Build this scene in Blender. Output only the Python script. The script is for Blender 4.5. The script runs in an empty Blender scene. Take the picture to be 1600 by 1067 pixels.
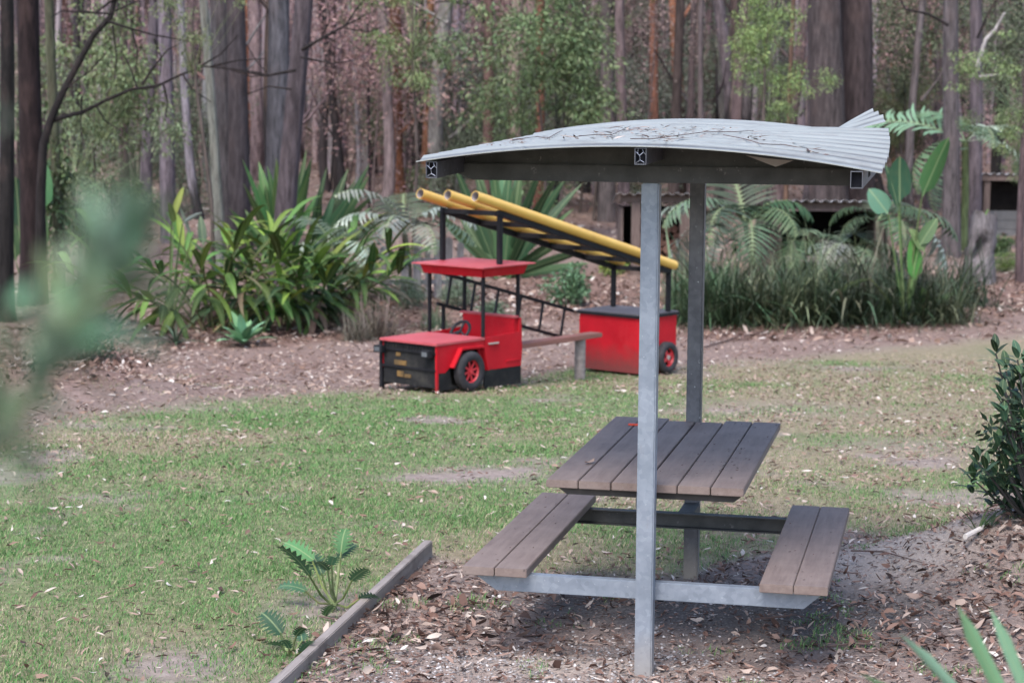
import bpy, bmesh, math, random
import numpy as np
from mathutils import Matrix, Vector

S = bpy.context.scene
COL = S.collection
rnd = random.Random(7)
rng = np.random.default_rng(11)

# ------------------------------------------------------------------ camera
F_PX, PITCH, ROLL, H = 3093.286, .1212, .0071, 2.3887
cp, sp, cr, sr = math.cos(PITCH), math.sin(PITCH), math.cos(ROLL), math.sin(ROLL)
R_ = np.array([1, 0, 0.]); U_ = np.array([0, sp, cp]); FW = np.array([0, cp, -sp])
cx_, cy_ = cr*R_+sr*U_, -sr*R_+cr*U_
cam = bpy.data.cameras.new('camera')
cam.sensor_width = 36; cam.lens = F_PX/1600*36
cam.clip_start = .05; cam.clip_end = 600
cam.dof.use_dof = True; cam.dof.focus_distance = 8.7; cam.dof.aperture_fstop = 4.0; cam.dof.aperture_blades = 9
camo = bpy.data.objects.new('camera', cam); COL.objects.link(camo)
camo.matrix_world = Matrix(((cx_[0], cy_[0], -FW[0], 0), (cx_[1], cy_[1], -FW[1], 0), (cx_[2], cy_[2], -FW[2], H), (0, 0, 0, 1)))
S.camera = camo

# ------------------------------------------------------------------ light
w = bpy.data.worlds.new('World'); S.world = w; w.use_nodes = True
nt = w.node_tree
bg = nt.nodes['Background']
sky = nt.nodes.new('ShaderNodeTexSky'); sky.sky_type = 'NISHITA'; sky.sun_disc = False
SUN_EL, SUN_ROT = math.radians(56), math.radians(203)
sky.sun_elevation = SUN_EL; sky.sun_rotation = SUN_ROT
sky.air_density = 1.0; sky.dust_density = 2.5; sky.ozone_density = 1.5
nt.links.new(sky.outputs[0], bg.inputs[0]); bg.inputs[1].default_value = .125
sun = bpy.data.lights.new('sun', 'SUN'); sun.energy = 1.2; sun.angle = math.radians(28); sun.color = (1, .95, .90)
suno = bpy.data.objects.new('sun', sun); COL.objects.link(suno)
sd = Vector((math.sin(SUN_ROT)*math.cos(SUN_EL), math.cos(SUN_ROT)*math.cos(SUN_EL), math.sin(SUN_EL)))
suno.rotation_euler = sd.to_track_quat('Z', 'Y').to_euler()
S.view_settings.view_transform = 'Standard'; S.view_settings.look = 'None'
S.view_settings.exposure = 1.6; S.view_settings.gamma = 1; S.view_settings.use_curve_mapping = False
S.render.engine = 'CYCLES'
S.cycles.use_denoising = True
S.cycles.max_bounces = 6; S.cycles.diffuse_bounces = 3; S.cycles.transparent_max_bounces = 8

# ------------------------------------------------------------------ measuring helpers
GY = np.array([0, 8.5, 10.3, 15, 19.5, 22, 25, 28, 32, 36, 45, 60, 75, 100, 130, 190.])
GZ = np.array([-.05, -.06, -.08, -.27, -.505, -.69, -.79, -.80, -.64, -.38, .05, 1.0, 2.2, 4.9, 9.0, 19.])
_d = np.linspace(0, 190, 3801); _g = np.interp(_d, GY, GZ)
_k = np.exp(-np.linspace(-2.5, 2.5, 61)**2); _k /= _k.sum()
_g = np.convolve(np.pad(_g, 30, 'edge'), _k, 'valid')
_perm = rng.random((256, 256))
def vnoise(x, y, s=1.0):
    x = np.asarray(x, float)/s; y = np.asarray(y, float)/s
    xi = np.floor(x).astype(int); yi = np.floor(y).astype(int)
    fx = x-xi; fy = y-yi; fx = fx*fx*(3-2*fx); fy = fy*fy*(3-2*fy)
    p = lambda a, b: _perm[(xi+a) & 255, (yi+b) & 255]
    return (p(0, 0)*(1-fx)+p(1, 0)*fx)*(1-fy)+(p(0, 1)*(1-fx)+p(1, 1)*fx)*fy
def fbm(x, y, s=1.0): return .55*vnoise(x, y, s)+.3*vnoise(x+31, y+17, s*.47)+.15*vnoise(x+7, y+53, s*.21)
BUMPS = []      # (x, y, rx, ry, height)
def gz(x, y):
    x = np.asarray(x, float); y = np.asarray(y, float)
    z = np.interp(y, _d, _g)
    z = z+.05*(fbm(x, y, 3.1)-.5)*np.clip((y-9)/8, .15, 1)+.9*(fbm(x, y, 17.)-.5)*np.clip((y-34)/25, 0, 1)
    for bx, by, rx, ry, h in BUMPS:
        z = z+h*np.exp(-((x-bx)/rx)**2-((y-by)/ry)**2)
    return z
def ray(px, py):
    A, B = px-800, py-533.5
    u = cr*A+sr*B; q = -sr*A+cr*B
    v = R_*u/F_PX-U_*q/F_PX+FW
    return v/v[1]
def at(px, py, d): return np.array([0, 0, H])+ray(px, py)*d
def G(px, py, lo=3.0, hi=180.0):       # the point of the ground that a direction meets
    r = ray(px, py); ds = np.linspace(lo, hi, 4000)
    below = (H+r[2]*ds) < gz(r[0]*ds, ds)
    d = ds[np.argmax(below)] if below.any() else hi
    return np.array([r[0]*d, d, float(gz(r[0]*d, d))])
YAW, CX, CY = .2199, -.573, -8.4039
cY, sY = math.cos(YAW), math.sin(YAW)
def T(X, Y, Z=0): return np.array([cY*X+sY*Y-CX, -sY*X+cY*Y-CY, Z])
def Tinv(x, y): x += CX; y += CY; return np.array([cY*x-sY*y, sY*x+cY*y])
def atTY(px, py, Y):
    r = ray(px, py); o = Tinv(0, 0); d = Tinv(r[0], r[1])-o
    t = (Y-o[1])/d[1]; q = np.array([0, 0, H])+r*t
    return np.array([*Tinv(q[0], q[1]), q[2]])
_b = at(1600, 880, 9.7); BUMPS.append((_b[0]+.15, 10.2, .6, .95, .34))
_b = at(110, 590, 18.5); BUMPS.append((_b[0]-.3, 19.0, 1.1, 1.1, .28))
BUMPS.append((-3.0, 29.5, 3.2, 1.3, .22)); BUMPS.append((5.5, 28.5, 3.5, 1.0, .12))

# ------------------------------------------------------------------ mesh helpers
class MB:
    def __init__(s): s.v = []; s.f = []; s.n = 0
    def add(s, v, f):
        v = [tuple(map(float, p)) for p in v]
        s.f += [tuple(i+s.n for i in q) for q in f]; s.v += v; s.n += len(v); return s
    def box(s, x0, x1, y0, y1, z0, z1):
        return s.add([(x, y, z) for z in (z0, z1) for y in (y0, y1) for x in (x0, x1)],
                     [(0, 2, 3, 1), (4, 5, 7, 6), (0, 1, 5, 4), (2, 6, 7, 3), (0, 4, 6, 2), (1, 3, 7, 5)])
    def bar(s, p0, p1, wd, ht, up=(0, 0, 1)):
        p0, p1 = Vector(p0), Vector(p1); a = (p1-p0).normalized(); up = Vector(up)
        sd_ = a.cross(up)
        if sd_.length < 1e-4: sd_ = a.cross(Vector((1, 0, 0)))
        sd_.normalize(); u = sd_.cross(a)
        pts = [p+sd_*i*wd/2+u*j*ht/2 for p in (p0, p1) for i, j in ((-1, -1), (1, -1), (1, 1), (-1, 1))]
        return s.add(pts, [(0, 1, 2, 3), (7, 6, 5, 4), (0, 4, 5, 1), (1, 5, 6, 2), (2, 6, 7, 3), (3, 7, 4, 0)])
    def tube(s, pts, rad, n=8, caps=True):
        pts = [Vector(p) for p in pts]; m = len(pts)
        if not hasattr(rad, '__len__'): rad = [rad]*m
        vs = []; ref = None
        for i, p in enumerate(pts):
            a = (pts[min(i+1, m-1)]-pts[max(i-1, 0)]).normalized()
            if ref is None: ref = a.orthogonal().normalized()
            ref = (ref-a*ref.dot(a)).normalized(); b = a.cross(ref)
            vs += [p+(ref*math.cos(2*math.pi*k/n)+b*math.sin(2*math.pi*k/n))*rad[i] for k in range(n)]
        fs = [(i*n+k, i*n+(k+1) % n, (i+1)*n+(k+1) % n, (i+1)*n+k) for i in range(m-1) for k in range(n)]
        if caps: fs += [tuple(range(n-1, -1, -1)), tuple(range((m-1)*n, m*n))]
        return s.add(vs, fs)
    def pipe(s, p0, p1, r, t, n=24):
        p0, p1 = Vector(p0), Vector(p1); a = (p1-p0).normalized(); ref = a.orthogonal().normalized(); b = a.cross(ref)
        ring = lambda p, q: [p+(ref*math.cos(2*math.pi*k/n)+b*math.sin(2*math.pi*k/n))*q for k in range(n)]
        vs = ring(p0, r)+ring(p1, r)+ring(p1, r-t)+ring(p0, r-t)
        return s.add(vs, [(i*n+k, i*n+(k+1) % n, ((i+1) % 4)*n+(k+1) % n, ((i+1) % 4)*n+k) for i in range(4) for k in range(n)])
    def lathe(s, prof, c, axis, n=32):       # prof = (along axis, radius)
        c = Vector(c); a = Vector(axis).normalized(); ref = a.orthogonal().normalized(); b = a.cross(ref); m = len(prof)
        vs = [c+a*h+(ref*math.cos(2*math.pi*k/n)+b*math.sin(2*math.pi*k/n))*r for h, r in prof for k in range(n)]
        fs = [(i*n+k, i*n+(k+1) % n, (i+1)*n+(k+1) % n, (i+1)*n+k) for i in range(m-1) for k in range(n)]
        return s.add(vs, fs)
    def prism(s, poly, off):                # poly = list of 3d points, extruded by off
        n = len(poly); off = Vector(off); p = [Vector(q) for q in poly]
        return s.add(p+[q+off for q in p], [tuple(range(n-1, -1, -1)), tuple(range(n, 2*n))]+[(i, (i+1) % n, n+(i+1) % n, n+i) for i in range(n)])
    def grid(s, P, nu, nv):                 # P: (nu*nv) points
        return s.add(P, [(i*nv+j, i*nv+j+1, (i+1)*nv+j+1, (i+1)*nv+j) for i in range(nu-1) for j in range(nv-1)])
    def sheet(s, P, nu, nv, th):            # a grid with thickness along z
        P = [Vector(q) for q in P]; k = nu*nv
        s.add(P+[q-Vector((0, 0, th)) for q in P], [])
        b = s.n-2*k; f = []
        for i in range(nu-1):
            for j in range(nv-1):
                q = (i*nv+j, i*nv+j+1, (i+1)*nv+j+1, (i+1)*nv+j)
                f.append(q); f.append(tuple(k+e for e in q[::-1]))
        edge = [i*nv for i in range(nu)]+[(nu-1)*nv+j for j in range(1, nv)]+[i*nv+nv-1 for i in range(nu-2, -1, -1)]+[j for j in range(nv-2, 0, -1)]
        for a, c in zip(edge, edge[1:]+edge[:1]): f.append((a, c, k+c, k+a))
        s.f += [tuple(e+b for e in q) for q in f]; return s
    def mesh(s, name, bevel=0, smooth=False):
        me = bpy.data.meshes.new(name); me.from_pydata(s.v, [], s.f)
        bm = bmesh.new(); bm.from_mesh(me)
        bmesh.ops.recalc_face_normals(bm, faces=bm.faces)
        if bevel:
            es = [e for e in bm.edges if len(e.link_faces) == 2 and e.calc_face_angle(0) > .5]
            bmesh.ops.bevel(bm, geom=es, offset=bevel, segments=2, affect='EDGES', clamp_overlap=True)
        bm.to_mesh(me); bm.free()
        if smooth:
            me.polygons.foreach_set('use_smooth', [True]*len(me.polygons)); me.set_sharp_from_angle(angle=math.radians(38))
        return me
def npmesh(name, V, Fq, smooth=False):      # V (n,3), Fq (m,k) numpy arrays
    me = bpy.data.meshes.new(name); V = np.asarray(V, np.float32); Fq = np.asarray(Fq, np.int32)
    k = Fq.shape[1]
    me.vertices.add(len(V)); me.vertices.foreach_set('co', V.ravel())
    me.loops.add(Fq.size); me.loops.foreach_set('vertex_index', Fq.ravel())
    me.polygons.add(len(Fq)); me.polygons.foreach_set('loop_start', np.arange(0, Fq.size, k, dtype=np.int32))
    me.polygons.foreach_set('loop_total', np.full(len(Fq), k, np.int32))
    me.update(calc_edges=True)
    if smooth: me.polygons.foreach_set('use_smooth', [True]*len(me.polygons))
    return me
def link(name, me, m=None, parent=None, color=None, **props):
    o = bpy.data.objects.new(name, me); COL.objects.link(o)
    if m is not None and me is not None and len(me.materials) == 0: me.materials.append(m)
    if parent is not None: o.parent = parent
    if color is not None: o.color = (*color[:3], color[3] if len(color) > 3 else 1)
    for k, v in props.items(): o[k] = v
    return o
def thing(name, label, cat, loc=(0, 0, 0), rz=0, group=None):
    o = bpy.data.objects.new(name, None); COL.objects.link(o); o.empty_display_size = .1
    o.location = loc; o.rotation_euler = (0, 0, rz); o['label'] = label; o['category'] = cat
    if group: o['group'] = group
    return o
def tag(o, label, cat, group=None):
    o['label'] = label; o['category'] = cat
    if group: o['group'] = group
    return o

YF, YB = -.6, 2.2       # front and back edge of the shelter roof
# ------------------------------------------------------------------ materials
class NT:
    def __init__(s, name):
        s.m = bpy.data.materials.new(name); s.m.use_nodes = True; s.t = s.m.node_tree
        s.p = s.t.nodes['Principled BSDF']; s.out = s.t.nodes['Material Output']
    def n(s, typ, **kw):
        o = s.t.nodes.new('ShaderNode'+typ)
        for k, v in kw.items():
            if hasattr(o, k): setattr(o, k, v)
            else: o.inputs[k].default_value = v
        return o
    def l(s, a, b): s.t.links.new(a, b)
    def noise(s, vec, scale, detail=4, rough=.6):
        o = s.n('TexNoise', Scale=scale, Detail=detail, Roughness=rough)
        if vec is not None: s.l(vec, o.inputs['Vector'])
        return o.outputs['Fac']
    def ramp(s, fac, stops, interp='LINEAR'):
        o = s.n('ValToRGB'); e = o.color_ramp.elements; o.color_ramp.interpolation = interp
        while len(e) < len(stops): e.new(.5)
        for q, (p, c) in zip(e, stops):
            q.position = p; q.color = (*c, 1) if hasattr(c, '__len__') else (c, c, c, 1)
        s.l(fac, o.inputs[0]); return o.outputs[0]
    def mix(s, fac, a, b, mode='MIX'):
        o = s.n('MixRGB', blend_type=mode)
        for i, q in ((0, fac), (1, a), (2, b)):
            if isinstance(q, (int, float)): o.inputs[i].default_value = q if i == 0 else (q, q, q, 1)
            elif isinstance(q, tuple): o.inputs[i].default_value = (*q, 1)
            else: s.l(q, o.inputs[i])
        return o.outputs[0]
    def math(s, op, a, b=0.5):
        o = s.n('Math', operation=op)
        for i, q in enumerate((a, b)):
            if isinstance(q, (int, float)): o.inputs[i].default_value = q
            else: s.l(q, o.inputs[i])
        return o.outputs[0]
    def obj(s, scale=(1, 1, 1)):
        c = s.n('TexCoord'); mp = s.n('Mapping'); s.l(c.outputs['Object'], mp.inputs[0]); mp.inputs['Scale'].default_value = scale
        return mp.outputs[0]
    def bump(s, h, strength=.3, dist=.01):
        b = s.n('Bump', Strength=strength, Distance=dist); s.l(h, b.inputs['Height']); s.l(b.outputs[0], s.p.inputs['Normal'])
    def color(s, c):
        if isinstance(c, tuple): s.p.inputs['Base Color'].default_value = (*c, 1)
        else: s.l(c, s.p.inputs['Base Color'])
    def set(s, rough=.6, metal=0, spec=None):
        s.p.inputs['Roughness'].default_value = rough; s.p.inputs['Metallic'].default_value = metal
        if spec is not None: s.p.inputs['Specular IOR Level'].default_value = spec
        return s.m
def simple(name, c1, c2, scale=6, rough=.6, metal=0, bump=.0, stretch=(1, 1, 1), dirt=None, dscale=2, dcut=(.5, .7), spec=None):
    k = NT(name); v = k.obj(stretch)
    f = k.noise(v, scale, 5)
    col = k.ramp(f, [(.3, c1), (.7, c2)])
    if dirt is not None:
        df = k.noise(k.obj(), dscale, 6, .7)
        col = k.mix(k.ramp(df, [(dcut[0], 0), (dcut[1], 1)]), col, dirt)
    k.color(col)
    if bump: k.bump(k.noise(v, scale*5, 3), bump, .004)
    return k.set(rough, metal, spec)
M = {}
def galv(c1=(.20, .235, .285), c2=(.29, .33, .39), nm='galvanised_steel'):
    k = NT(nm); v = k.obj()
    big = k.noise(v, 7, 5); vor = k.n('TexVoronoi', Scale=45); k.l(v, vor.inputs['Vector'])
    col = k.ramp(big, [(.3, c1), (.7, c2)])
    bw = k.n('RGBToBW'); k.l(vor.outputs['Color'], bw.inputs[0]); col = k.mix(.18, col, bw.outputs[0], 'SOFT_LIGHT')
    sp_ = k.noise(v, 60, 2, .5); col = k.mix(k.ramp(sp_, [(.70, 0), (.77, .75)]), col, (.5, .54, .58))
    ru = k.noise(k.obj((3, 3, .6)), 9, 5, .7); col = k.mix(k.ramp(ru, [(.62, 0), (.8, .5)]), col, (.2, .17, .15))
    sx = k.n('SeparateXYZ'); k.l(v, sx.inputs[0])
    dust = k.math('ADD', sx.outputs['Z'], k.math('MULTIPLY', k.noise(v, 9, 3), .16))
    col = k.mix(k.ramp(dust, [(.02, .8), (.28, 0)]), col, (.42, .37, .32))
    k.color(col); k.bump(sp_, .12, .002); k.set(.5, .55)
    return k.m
M['galv'] = galv(); M['galv_mid'] = galv((.085, .09, .105), (.14, .145, .165), 'mid_galvanised_steel'); M['galv_dark'] = galv((.09, .095, .11), (.15, .155, .175), 'dark_galvanised_steel')  # darker galvanised tones for the purlins and the rear post
M['dark_steel'] = simple('weathered_steel', (.04, .042, .043), (.085, .087, .087), 9, .62, .35, .1, dirt=(.26, .25, .25), dscale=30, dcut=(.62, .72))
def roofm():
    k = NT('pale_roof_sheet'); v = k.obj((1, 1, 1))
    f = k.noise(k.obj((1, 5, 1)), 3.5, 6)
    col = k.ramp(f, [(.3, (.235, .25, .238)), (.7, (.315, .33, .315))])
    d = k.noise(v, 5, 8, .75); col = k.mix(k.ramp(d, [(.5, 0), (.7, .6)]), col, (.16, .145, .135))
    sx = k.n('SeparateXYZ'); k.l(v, sx.inputs[0])
    ph = k.math('FRACT', k.math('DIVIDE', k.math('ADD', sx.outputs['Y'], .84-YF), .24))
    gr = k.math('MULTIPLY', k.ramp(k.math('ABSOLUTE', k.math('SUBTRACT', k.math('ABSOLUTE', k.math('SUBTRACT', ph, .5)), .22)), [(.03, 1), (.10, 0)]), k.ramp(k.noise(k.obj((.5, 1, 1)), 6, 5, .7), [(.3, .35), (.6, .9)]))
    col = k.mix(gr, col, (.075, .07, .07))
    k.color(col); return k.set(.45, .15)
M['roof'] = roofm()
def plankm():
    k = NT('brown_plastic_plank'); f = k.noise(k.obj((6, .5, 6)), 6, 6, .7); f2 = k.noise(k.obj(), 3.5, 5, .65)
    col = k.ramp(f, [(.3, (.115, .082, .072)), (.7, (.185, .142, .126))]); col = k.mix(k.ramp(f2, [(.42, 0), (.75, .7)]), col, (.22, .175, .158))
    col = k.mix(k.ramp(k.noise(k.obj(), 34, 2), [(.70, 0), (.75, .8)]), col, (.05, .04, .04))
    k.color(col); k.bump(f, .3, .002); return k.set(.62)
M['plank'] = plankm()
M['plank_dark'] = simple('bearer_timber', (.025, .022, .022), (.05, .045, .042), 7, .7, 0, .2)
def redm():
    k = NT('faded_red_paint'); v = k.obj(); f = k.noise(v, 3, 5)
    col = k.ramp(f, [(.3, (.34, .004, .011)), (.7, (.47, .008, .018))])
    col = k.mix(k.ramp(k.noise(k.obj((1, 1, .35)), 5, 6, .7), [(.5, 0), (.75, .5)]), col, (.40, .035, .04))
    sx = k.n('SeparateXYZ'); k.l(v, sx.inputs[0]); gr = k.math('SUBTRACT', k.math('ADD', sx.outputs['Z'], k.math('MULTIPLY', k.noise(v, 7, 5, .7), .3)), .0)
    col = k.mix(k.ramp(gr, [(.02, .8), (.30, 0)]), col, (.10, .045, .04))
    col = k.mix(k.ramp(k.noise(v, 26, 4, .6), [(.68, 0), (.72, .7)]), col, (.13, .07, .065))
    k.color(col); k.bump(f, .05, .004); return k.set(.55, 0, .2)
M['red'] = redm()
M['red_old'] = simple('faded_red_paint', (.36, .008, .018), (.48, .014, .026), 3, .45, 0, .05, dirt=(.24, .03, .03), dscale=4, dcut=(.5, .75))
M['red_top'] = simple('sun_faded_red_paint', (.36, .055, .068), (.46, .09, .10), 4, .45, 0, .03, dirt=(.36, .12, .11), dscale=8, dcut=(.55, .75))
M['black'] = simple('black_paint', (.006, .006, .008), (.014, .014, .017), 8, .6, 0, .05, spec=.2)
M['char'] = simple('worn_black_board', (.008, .008, .009), (.02, .02, .021), 5, .7, 0, .1, dirt=(.045, .042, .036), dscale=4, dcut=(.5, .72), spec=.2)
M['lid'] = simple('grey_lid', (.06, .056, .064), (.095, .09, .10), 4, .7, 0, .06)
M['yellow'] = simple('yellow_pipe', (.58, .345, .065), (.66, .43, .10), 3, .4, 0, .02, dirt=(.47, .26, .06), dscale=6, dcut=(.58, .8))
M['pipe_in'] = simple('pipe_inside', (.30, .26, .27), (.4, .36, .36), 5, .6)
M['rubber'] = simple('tyre_rubber', (.022, .021, .024), (.045, .043, .047), 9, .8, 0, .1, spec=.25)
M['rim'] = simple('red_rim', (.48, .02, .03), (.56, .04, .05), 6, .45)
M['amber'] = simple('amber_plate', (.05, .035, .018), (.22, .12, .03), 14, .6)
M['lamp_black'] = simple('headlight_case', (.008, .009, .012), (.02, .021, .025), 8, .5, spec=.25)
M['lens'] = simple('dull_lens', (.07, .08, .09), (.13, .14, .15), 9, .3)
M['chrome'] = simple('handle_metal', (.5, .45, .42), (.6, .55, .52), 9, .4, .6)
M['bench_wood'] = simple('red_brown_wood', (.17, .07, .052), (.25, .11, .085), 4, .6, 0, .2, (.5, 6, 6))
M['grey_wood'] = simple('weathered_timber', (.16, .135, .125), (.27, .24, .225), 3, .8, 0, .5, (.6, 9, 9), dirt=(.12, .10, .09), dscale=4)
M['fence_wood'] = simple('grey_fence_timber', (.17, .155, .155), (.30, .28, .285), 5, .85, 0, .4, (8, 8, 1), dirt=(.12, .11, .10), dscale=5)
M['stump_wood'] = simple('weathered_stump', (.06, .053, .056), (.20, .18, .187), 5, .9, 0, .8, (5, 5, .8), dirt=(.05, .042, .04), dscale=4, dcut=(.52, .68))
M['hut_wood'] = simple('hut_timber', (.09, .063, .056), (.15, .11, .098), 5, .85, 0, .4, (6, 6, 1))
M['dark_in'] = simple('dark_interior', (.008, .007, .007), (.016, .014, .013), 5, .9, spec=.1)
M['firewood'] = simple('firewood', (.12, .06, .045), (.24, .13, .10), 6, .85, 0, .4)
M['tin'] = simple('old_tin_roof', (.36, .37, .39), (.55, .56, .58), 4, .55, .2, 0, dirt=(.24, .18, .16), dscale=4)
M['shed_wall'] = simple('grey_ribbed_wall', (.10, .10, .105), (.16, .16, .165), 4, .7)
M['wire'] = simple('wire', (.35, .38, .45), (.5, .52, .6), 8, .4, .6)
M['tubeblack'] = simple('tube_hollow', (.012, .012, .02), (.02, .02, .03), 8, .8)
M['white_pipe'] = simple('white_stick', (.55, .5, .47), (.68, .64, .6), 8, .5)
M['redplastic'] = simple('red_plastic', (.62, .05, .02), (.68, .07, .03), 8, .4)
M['twig'] = simple('dead_twig', (.07, .045, .04), (.13, .085, .075), 9, .85)
M['web'] = simple('torn_liner', (.30, .27, .25), (.38, .35, .33), 9, .8)

def barkm():
    k = NT('bark'); oi = k.n('ObjectInfo')
    v = k.obj((1, 1, .17)); f = k.noise(v, 15, 8, .72)
    big = k.noise(k.obj((1, 1, .5)), 2.2, 4)
    col = k.mix(k.ramp(f, [(.3, .45), (.7, 1.45)]), (0., 0., 0.), oi.outputs['Color'])
    mul = k.n('MixRGB', blend_type='MULTIPLY'); mul.inputs[0].default_value = 1
    k.l(oi.outputs['Color'], mul.inputs[1]); k.l(k.ramp(f, [(.34, .28), (.66, 1.15)]), mul.inputs[2])
    col = mul.outputs[0]
    col = k.mix(k.ramp(big, [(.52, 0), (.75, .4)]), col, k.mix(.4, oi.outputs['Color'], (.24, .15, .13)))
    # charring burnt into the lower bark: alpha of the object colour = height it reaches, in tens of metres
    sx = k.n('SeparateXYZ'); c = k.n('TexCoord'); k.l(c.outputs['Object'], sx.inputs[0])
    hh = k.math('SUBTRACT', k.math('MULTIPLY', oi.outputs['Alpha'], 10.), k.math('ADD', sx.outputs['Z'], k.math('MULTIPLY', f, 1.4)))
    col = k.mix(k.ramp(hh, [(.0, 0), (.35, .88)]), col, (.022, .02, .022))
    k.color(col); k.bump(f, .8, .03); return k.set(.9, 0, .2)
M['bark'] = barkm()
def leafm(name, isl, trans=.28, rough=.5, spec=.4):
    k = NT(name); oi = k.n('ObjectInfo'); geo = k.n('NewGeometry')
    r = geo.outputs['Random Per Island'] if isl else oi.outputs['Random']
    hs = k.n('HueSaturation'); k.l(oi.outputs['Color'], hs.inputs['Color'])
    k.l(k.ramp(r, [(0, .462), (1, .526)]), hs.inputs['Hue']); k.l(k.ramp(k.math('FRACT', k.math('MULTIPLY', r, 7.31)), [(0, .45), (1, 1.65)]), hs.inputs['Value'])
    hs.inputs['Saturation'].default_value = 1.0
    col = k.mix(k.ramp(k.noise(k.obj((3, 3, 1)), 4, 3), [(.45, 0), (.8, .3)]), hs.outputs[0], k.mix(.5, hs.outputs[0], (.22, .18, .08)))
    if not isl:         # midrib, side veins and dry tips, laid out along the leaf itself
        sx = k.n('SeparateXYZ'); tc = k.n('TexCoord'); k.l(tc.outputs['Object'], sx.inputs[0]); ax = k.math('ABSOLUTE', sx.outputs['X'])
        vein = k.math('SINE', k.math('MULTIPLY', k.math('SUBTRACT', sx.outputs['Z'], k.math('MULTIPLY', ax, .5)), 120.), 0)
        col = k.mix(k.ramp(vein, [(.4, 0), (1, .35)]), col, k.mix(.5, col, (.02, .03, .01)))
        col = k.mix(k.ramp(ax, [(.015, .5), (.045, 0)]), col, (.26, .32, .16))
        tip = k.math('ADD', sx.outputs['Z'], k.math('MULTIPLY', k.noise(k.obj((5, 5, 5)), 3, 4), .5))
        col = k.mix(k.ramp(tip, [(1.12, 0), (1.2, .8)]), col, (.20, .13, .07))
        k.bump(vein, .25, .004)
    k.color(col); k.set(rough, 0, spec)
    tr = k.n('BsdfTranslucent'); k.l(col, tr.inputs[0]); mx = k.n('MixShader'); mx.inputs[0].default_value = trans
    k.l(k.p.outputs[0], mx.inputs[1]); k.l(tr.outputs[0], mx.inputs[2]); k.l(mx.outputs[0], k.out.inputs[0])
    return k.m
M['leaf'] = leafm('leaf', True, .16); M['leaf1'] = leafm('broad_leaf', False, .12, .5, .22)
def islandm(name, stops, rough=.7, trans=0):
    k = NT(name); geo = k.n('NewGeometry')
    col = k.ramp(geo.outputs['Random Per Island'], stops, 'LINEAR')
    k.color(col); k.set(rough, 0, .25)
    if trans:
        tr = k.n('BsdfTranslucent'); k.l(col, tr.inputs[0]); mx = k.n('MixShader'); mx.inputs[0].default_value = trans
        k.l(k.p.outputs[0], mx.inputs[1]); k.l(tr.outputs[0], mx.inputs[2]); k.l(mx.outputs[0], k.out.inputs[0])
    return k.m
M['grass_lush'] = islandm('grass_green', [(0, (.06, .15, .042)), (.4, (.11, .25, .075)), (.72, (.175, .315, .105)), (.88, (.29, .32, .16)), (1, (.46, .39, .26))], .6, .25)
M['grass_dry'] = islandm('grass_dry', [(0, (.12, .18, .06)), (.3, (.21, .25, .11)), (.6, (.34, .29, .19)), (1, (.50, .40, .31))], .7, .2)
M['litter'] = islandm('dead_leaves', [(0, (.03, .02, .018)), (.22, (.085, .05, .04)), (.46, (.165, .095, .075)), (.68, (.25, .16, .13)), (.85, (.35, .265, .225)), (.95, (.47, .40, .35)), (1, (.58, .54, .51))], .75, .1)
M['litter_pale'] = islandm('pale_dead_leaves', [(0, (.10, .06, .045)), (.3, (.22, .14, .105)), (.6, (.33, .24, .195)), (.88, (.44, .36, .31)), (1, (.58, .54, .50))], .75, .1)
M['farbark'] = islandm('haze_tinted_bark', [(0, (.03, .026, .03)), (.2, (.10, .082, .09)), (.45, (.23, .185, .205)), (.7, (.32, .26, .285)), (.93, (.43, .37, .40)), (1, (.30, .17, .13))], .9)  # far trunks: distance haze is put into these lighter lilac colours
M['stones'] = islandm('pale_stones', [(0, (.10, .088, .084)), (.5, (.20, .18, .175)), (.85, (.33, .31, .31)), (1, (.55, .53, .53))], .8)
def groundm():
    k = NT('ground'); v = k.obj()
    at_ = lambda n: k.n('Attribute', attribute_name=n).outputs['Fac']
    f1 = k.noise(v, 1.3, 6, .65); f2 = k.noise(v, 14, 5, .7); f3 = k.noise(v, 60, 3, .6)
    dirt = k.ramp(f2, [(.25, (.15, .12, .105)), (.55, (.25, .205, .185)), (.8, (.36, .31, .285))])
    litter = k.ramp(k.noise(v, 22, 4, .8), [(.3, (.07, .045, .038)), (.5, (.17, .11, .092)), (.68, (.28, .20, .175)), (.85, (.42, .35, .315))])
    grass = k.ramp(f2, [(.25, (.06, .08, .03)), (.55, (.14, .16, .075)), (.8, (.28, .26, .16))])
    dry = k.ramp(f2, [(.25, (.13, .115, .065)), (.6, (.24, .2, .135)), (.85, (.36, .3, .23))])
    shaded_soil = k.ramp(f3, [(.3, (.06, .054, .053)), (.6, (.125, .112, .108)), (.8, (.25, .23, .225))])
    sand = k.ramp(f3, [(.3, (.28, .235, .205)), (.75, (.43, .37, .335))])
    c = dirt
    c = k.mix(at_('litter'), c, litter); c = k.mix(at_('grass'), c, k.mix(at_('dry'), grass, dry))
    c = k.mix(at_('shaded_soil'), c, shaded_soil); c = k.mix(at_('sand'), c, sand)
    k.color(c); k.bump(f3, .7, .02); return k.set(.95, 0, .15)
M['ground'] = groundm()

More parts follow.
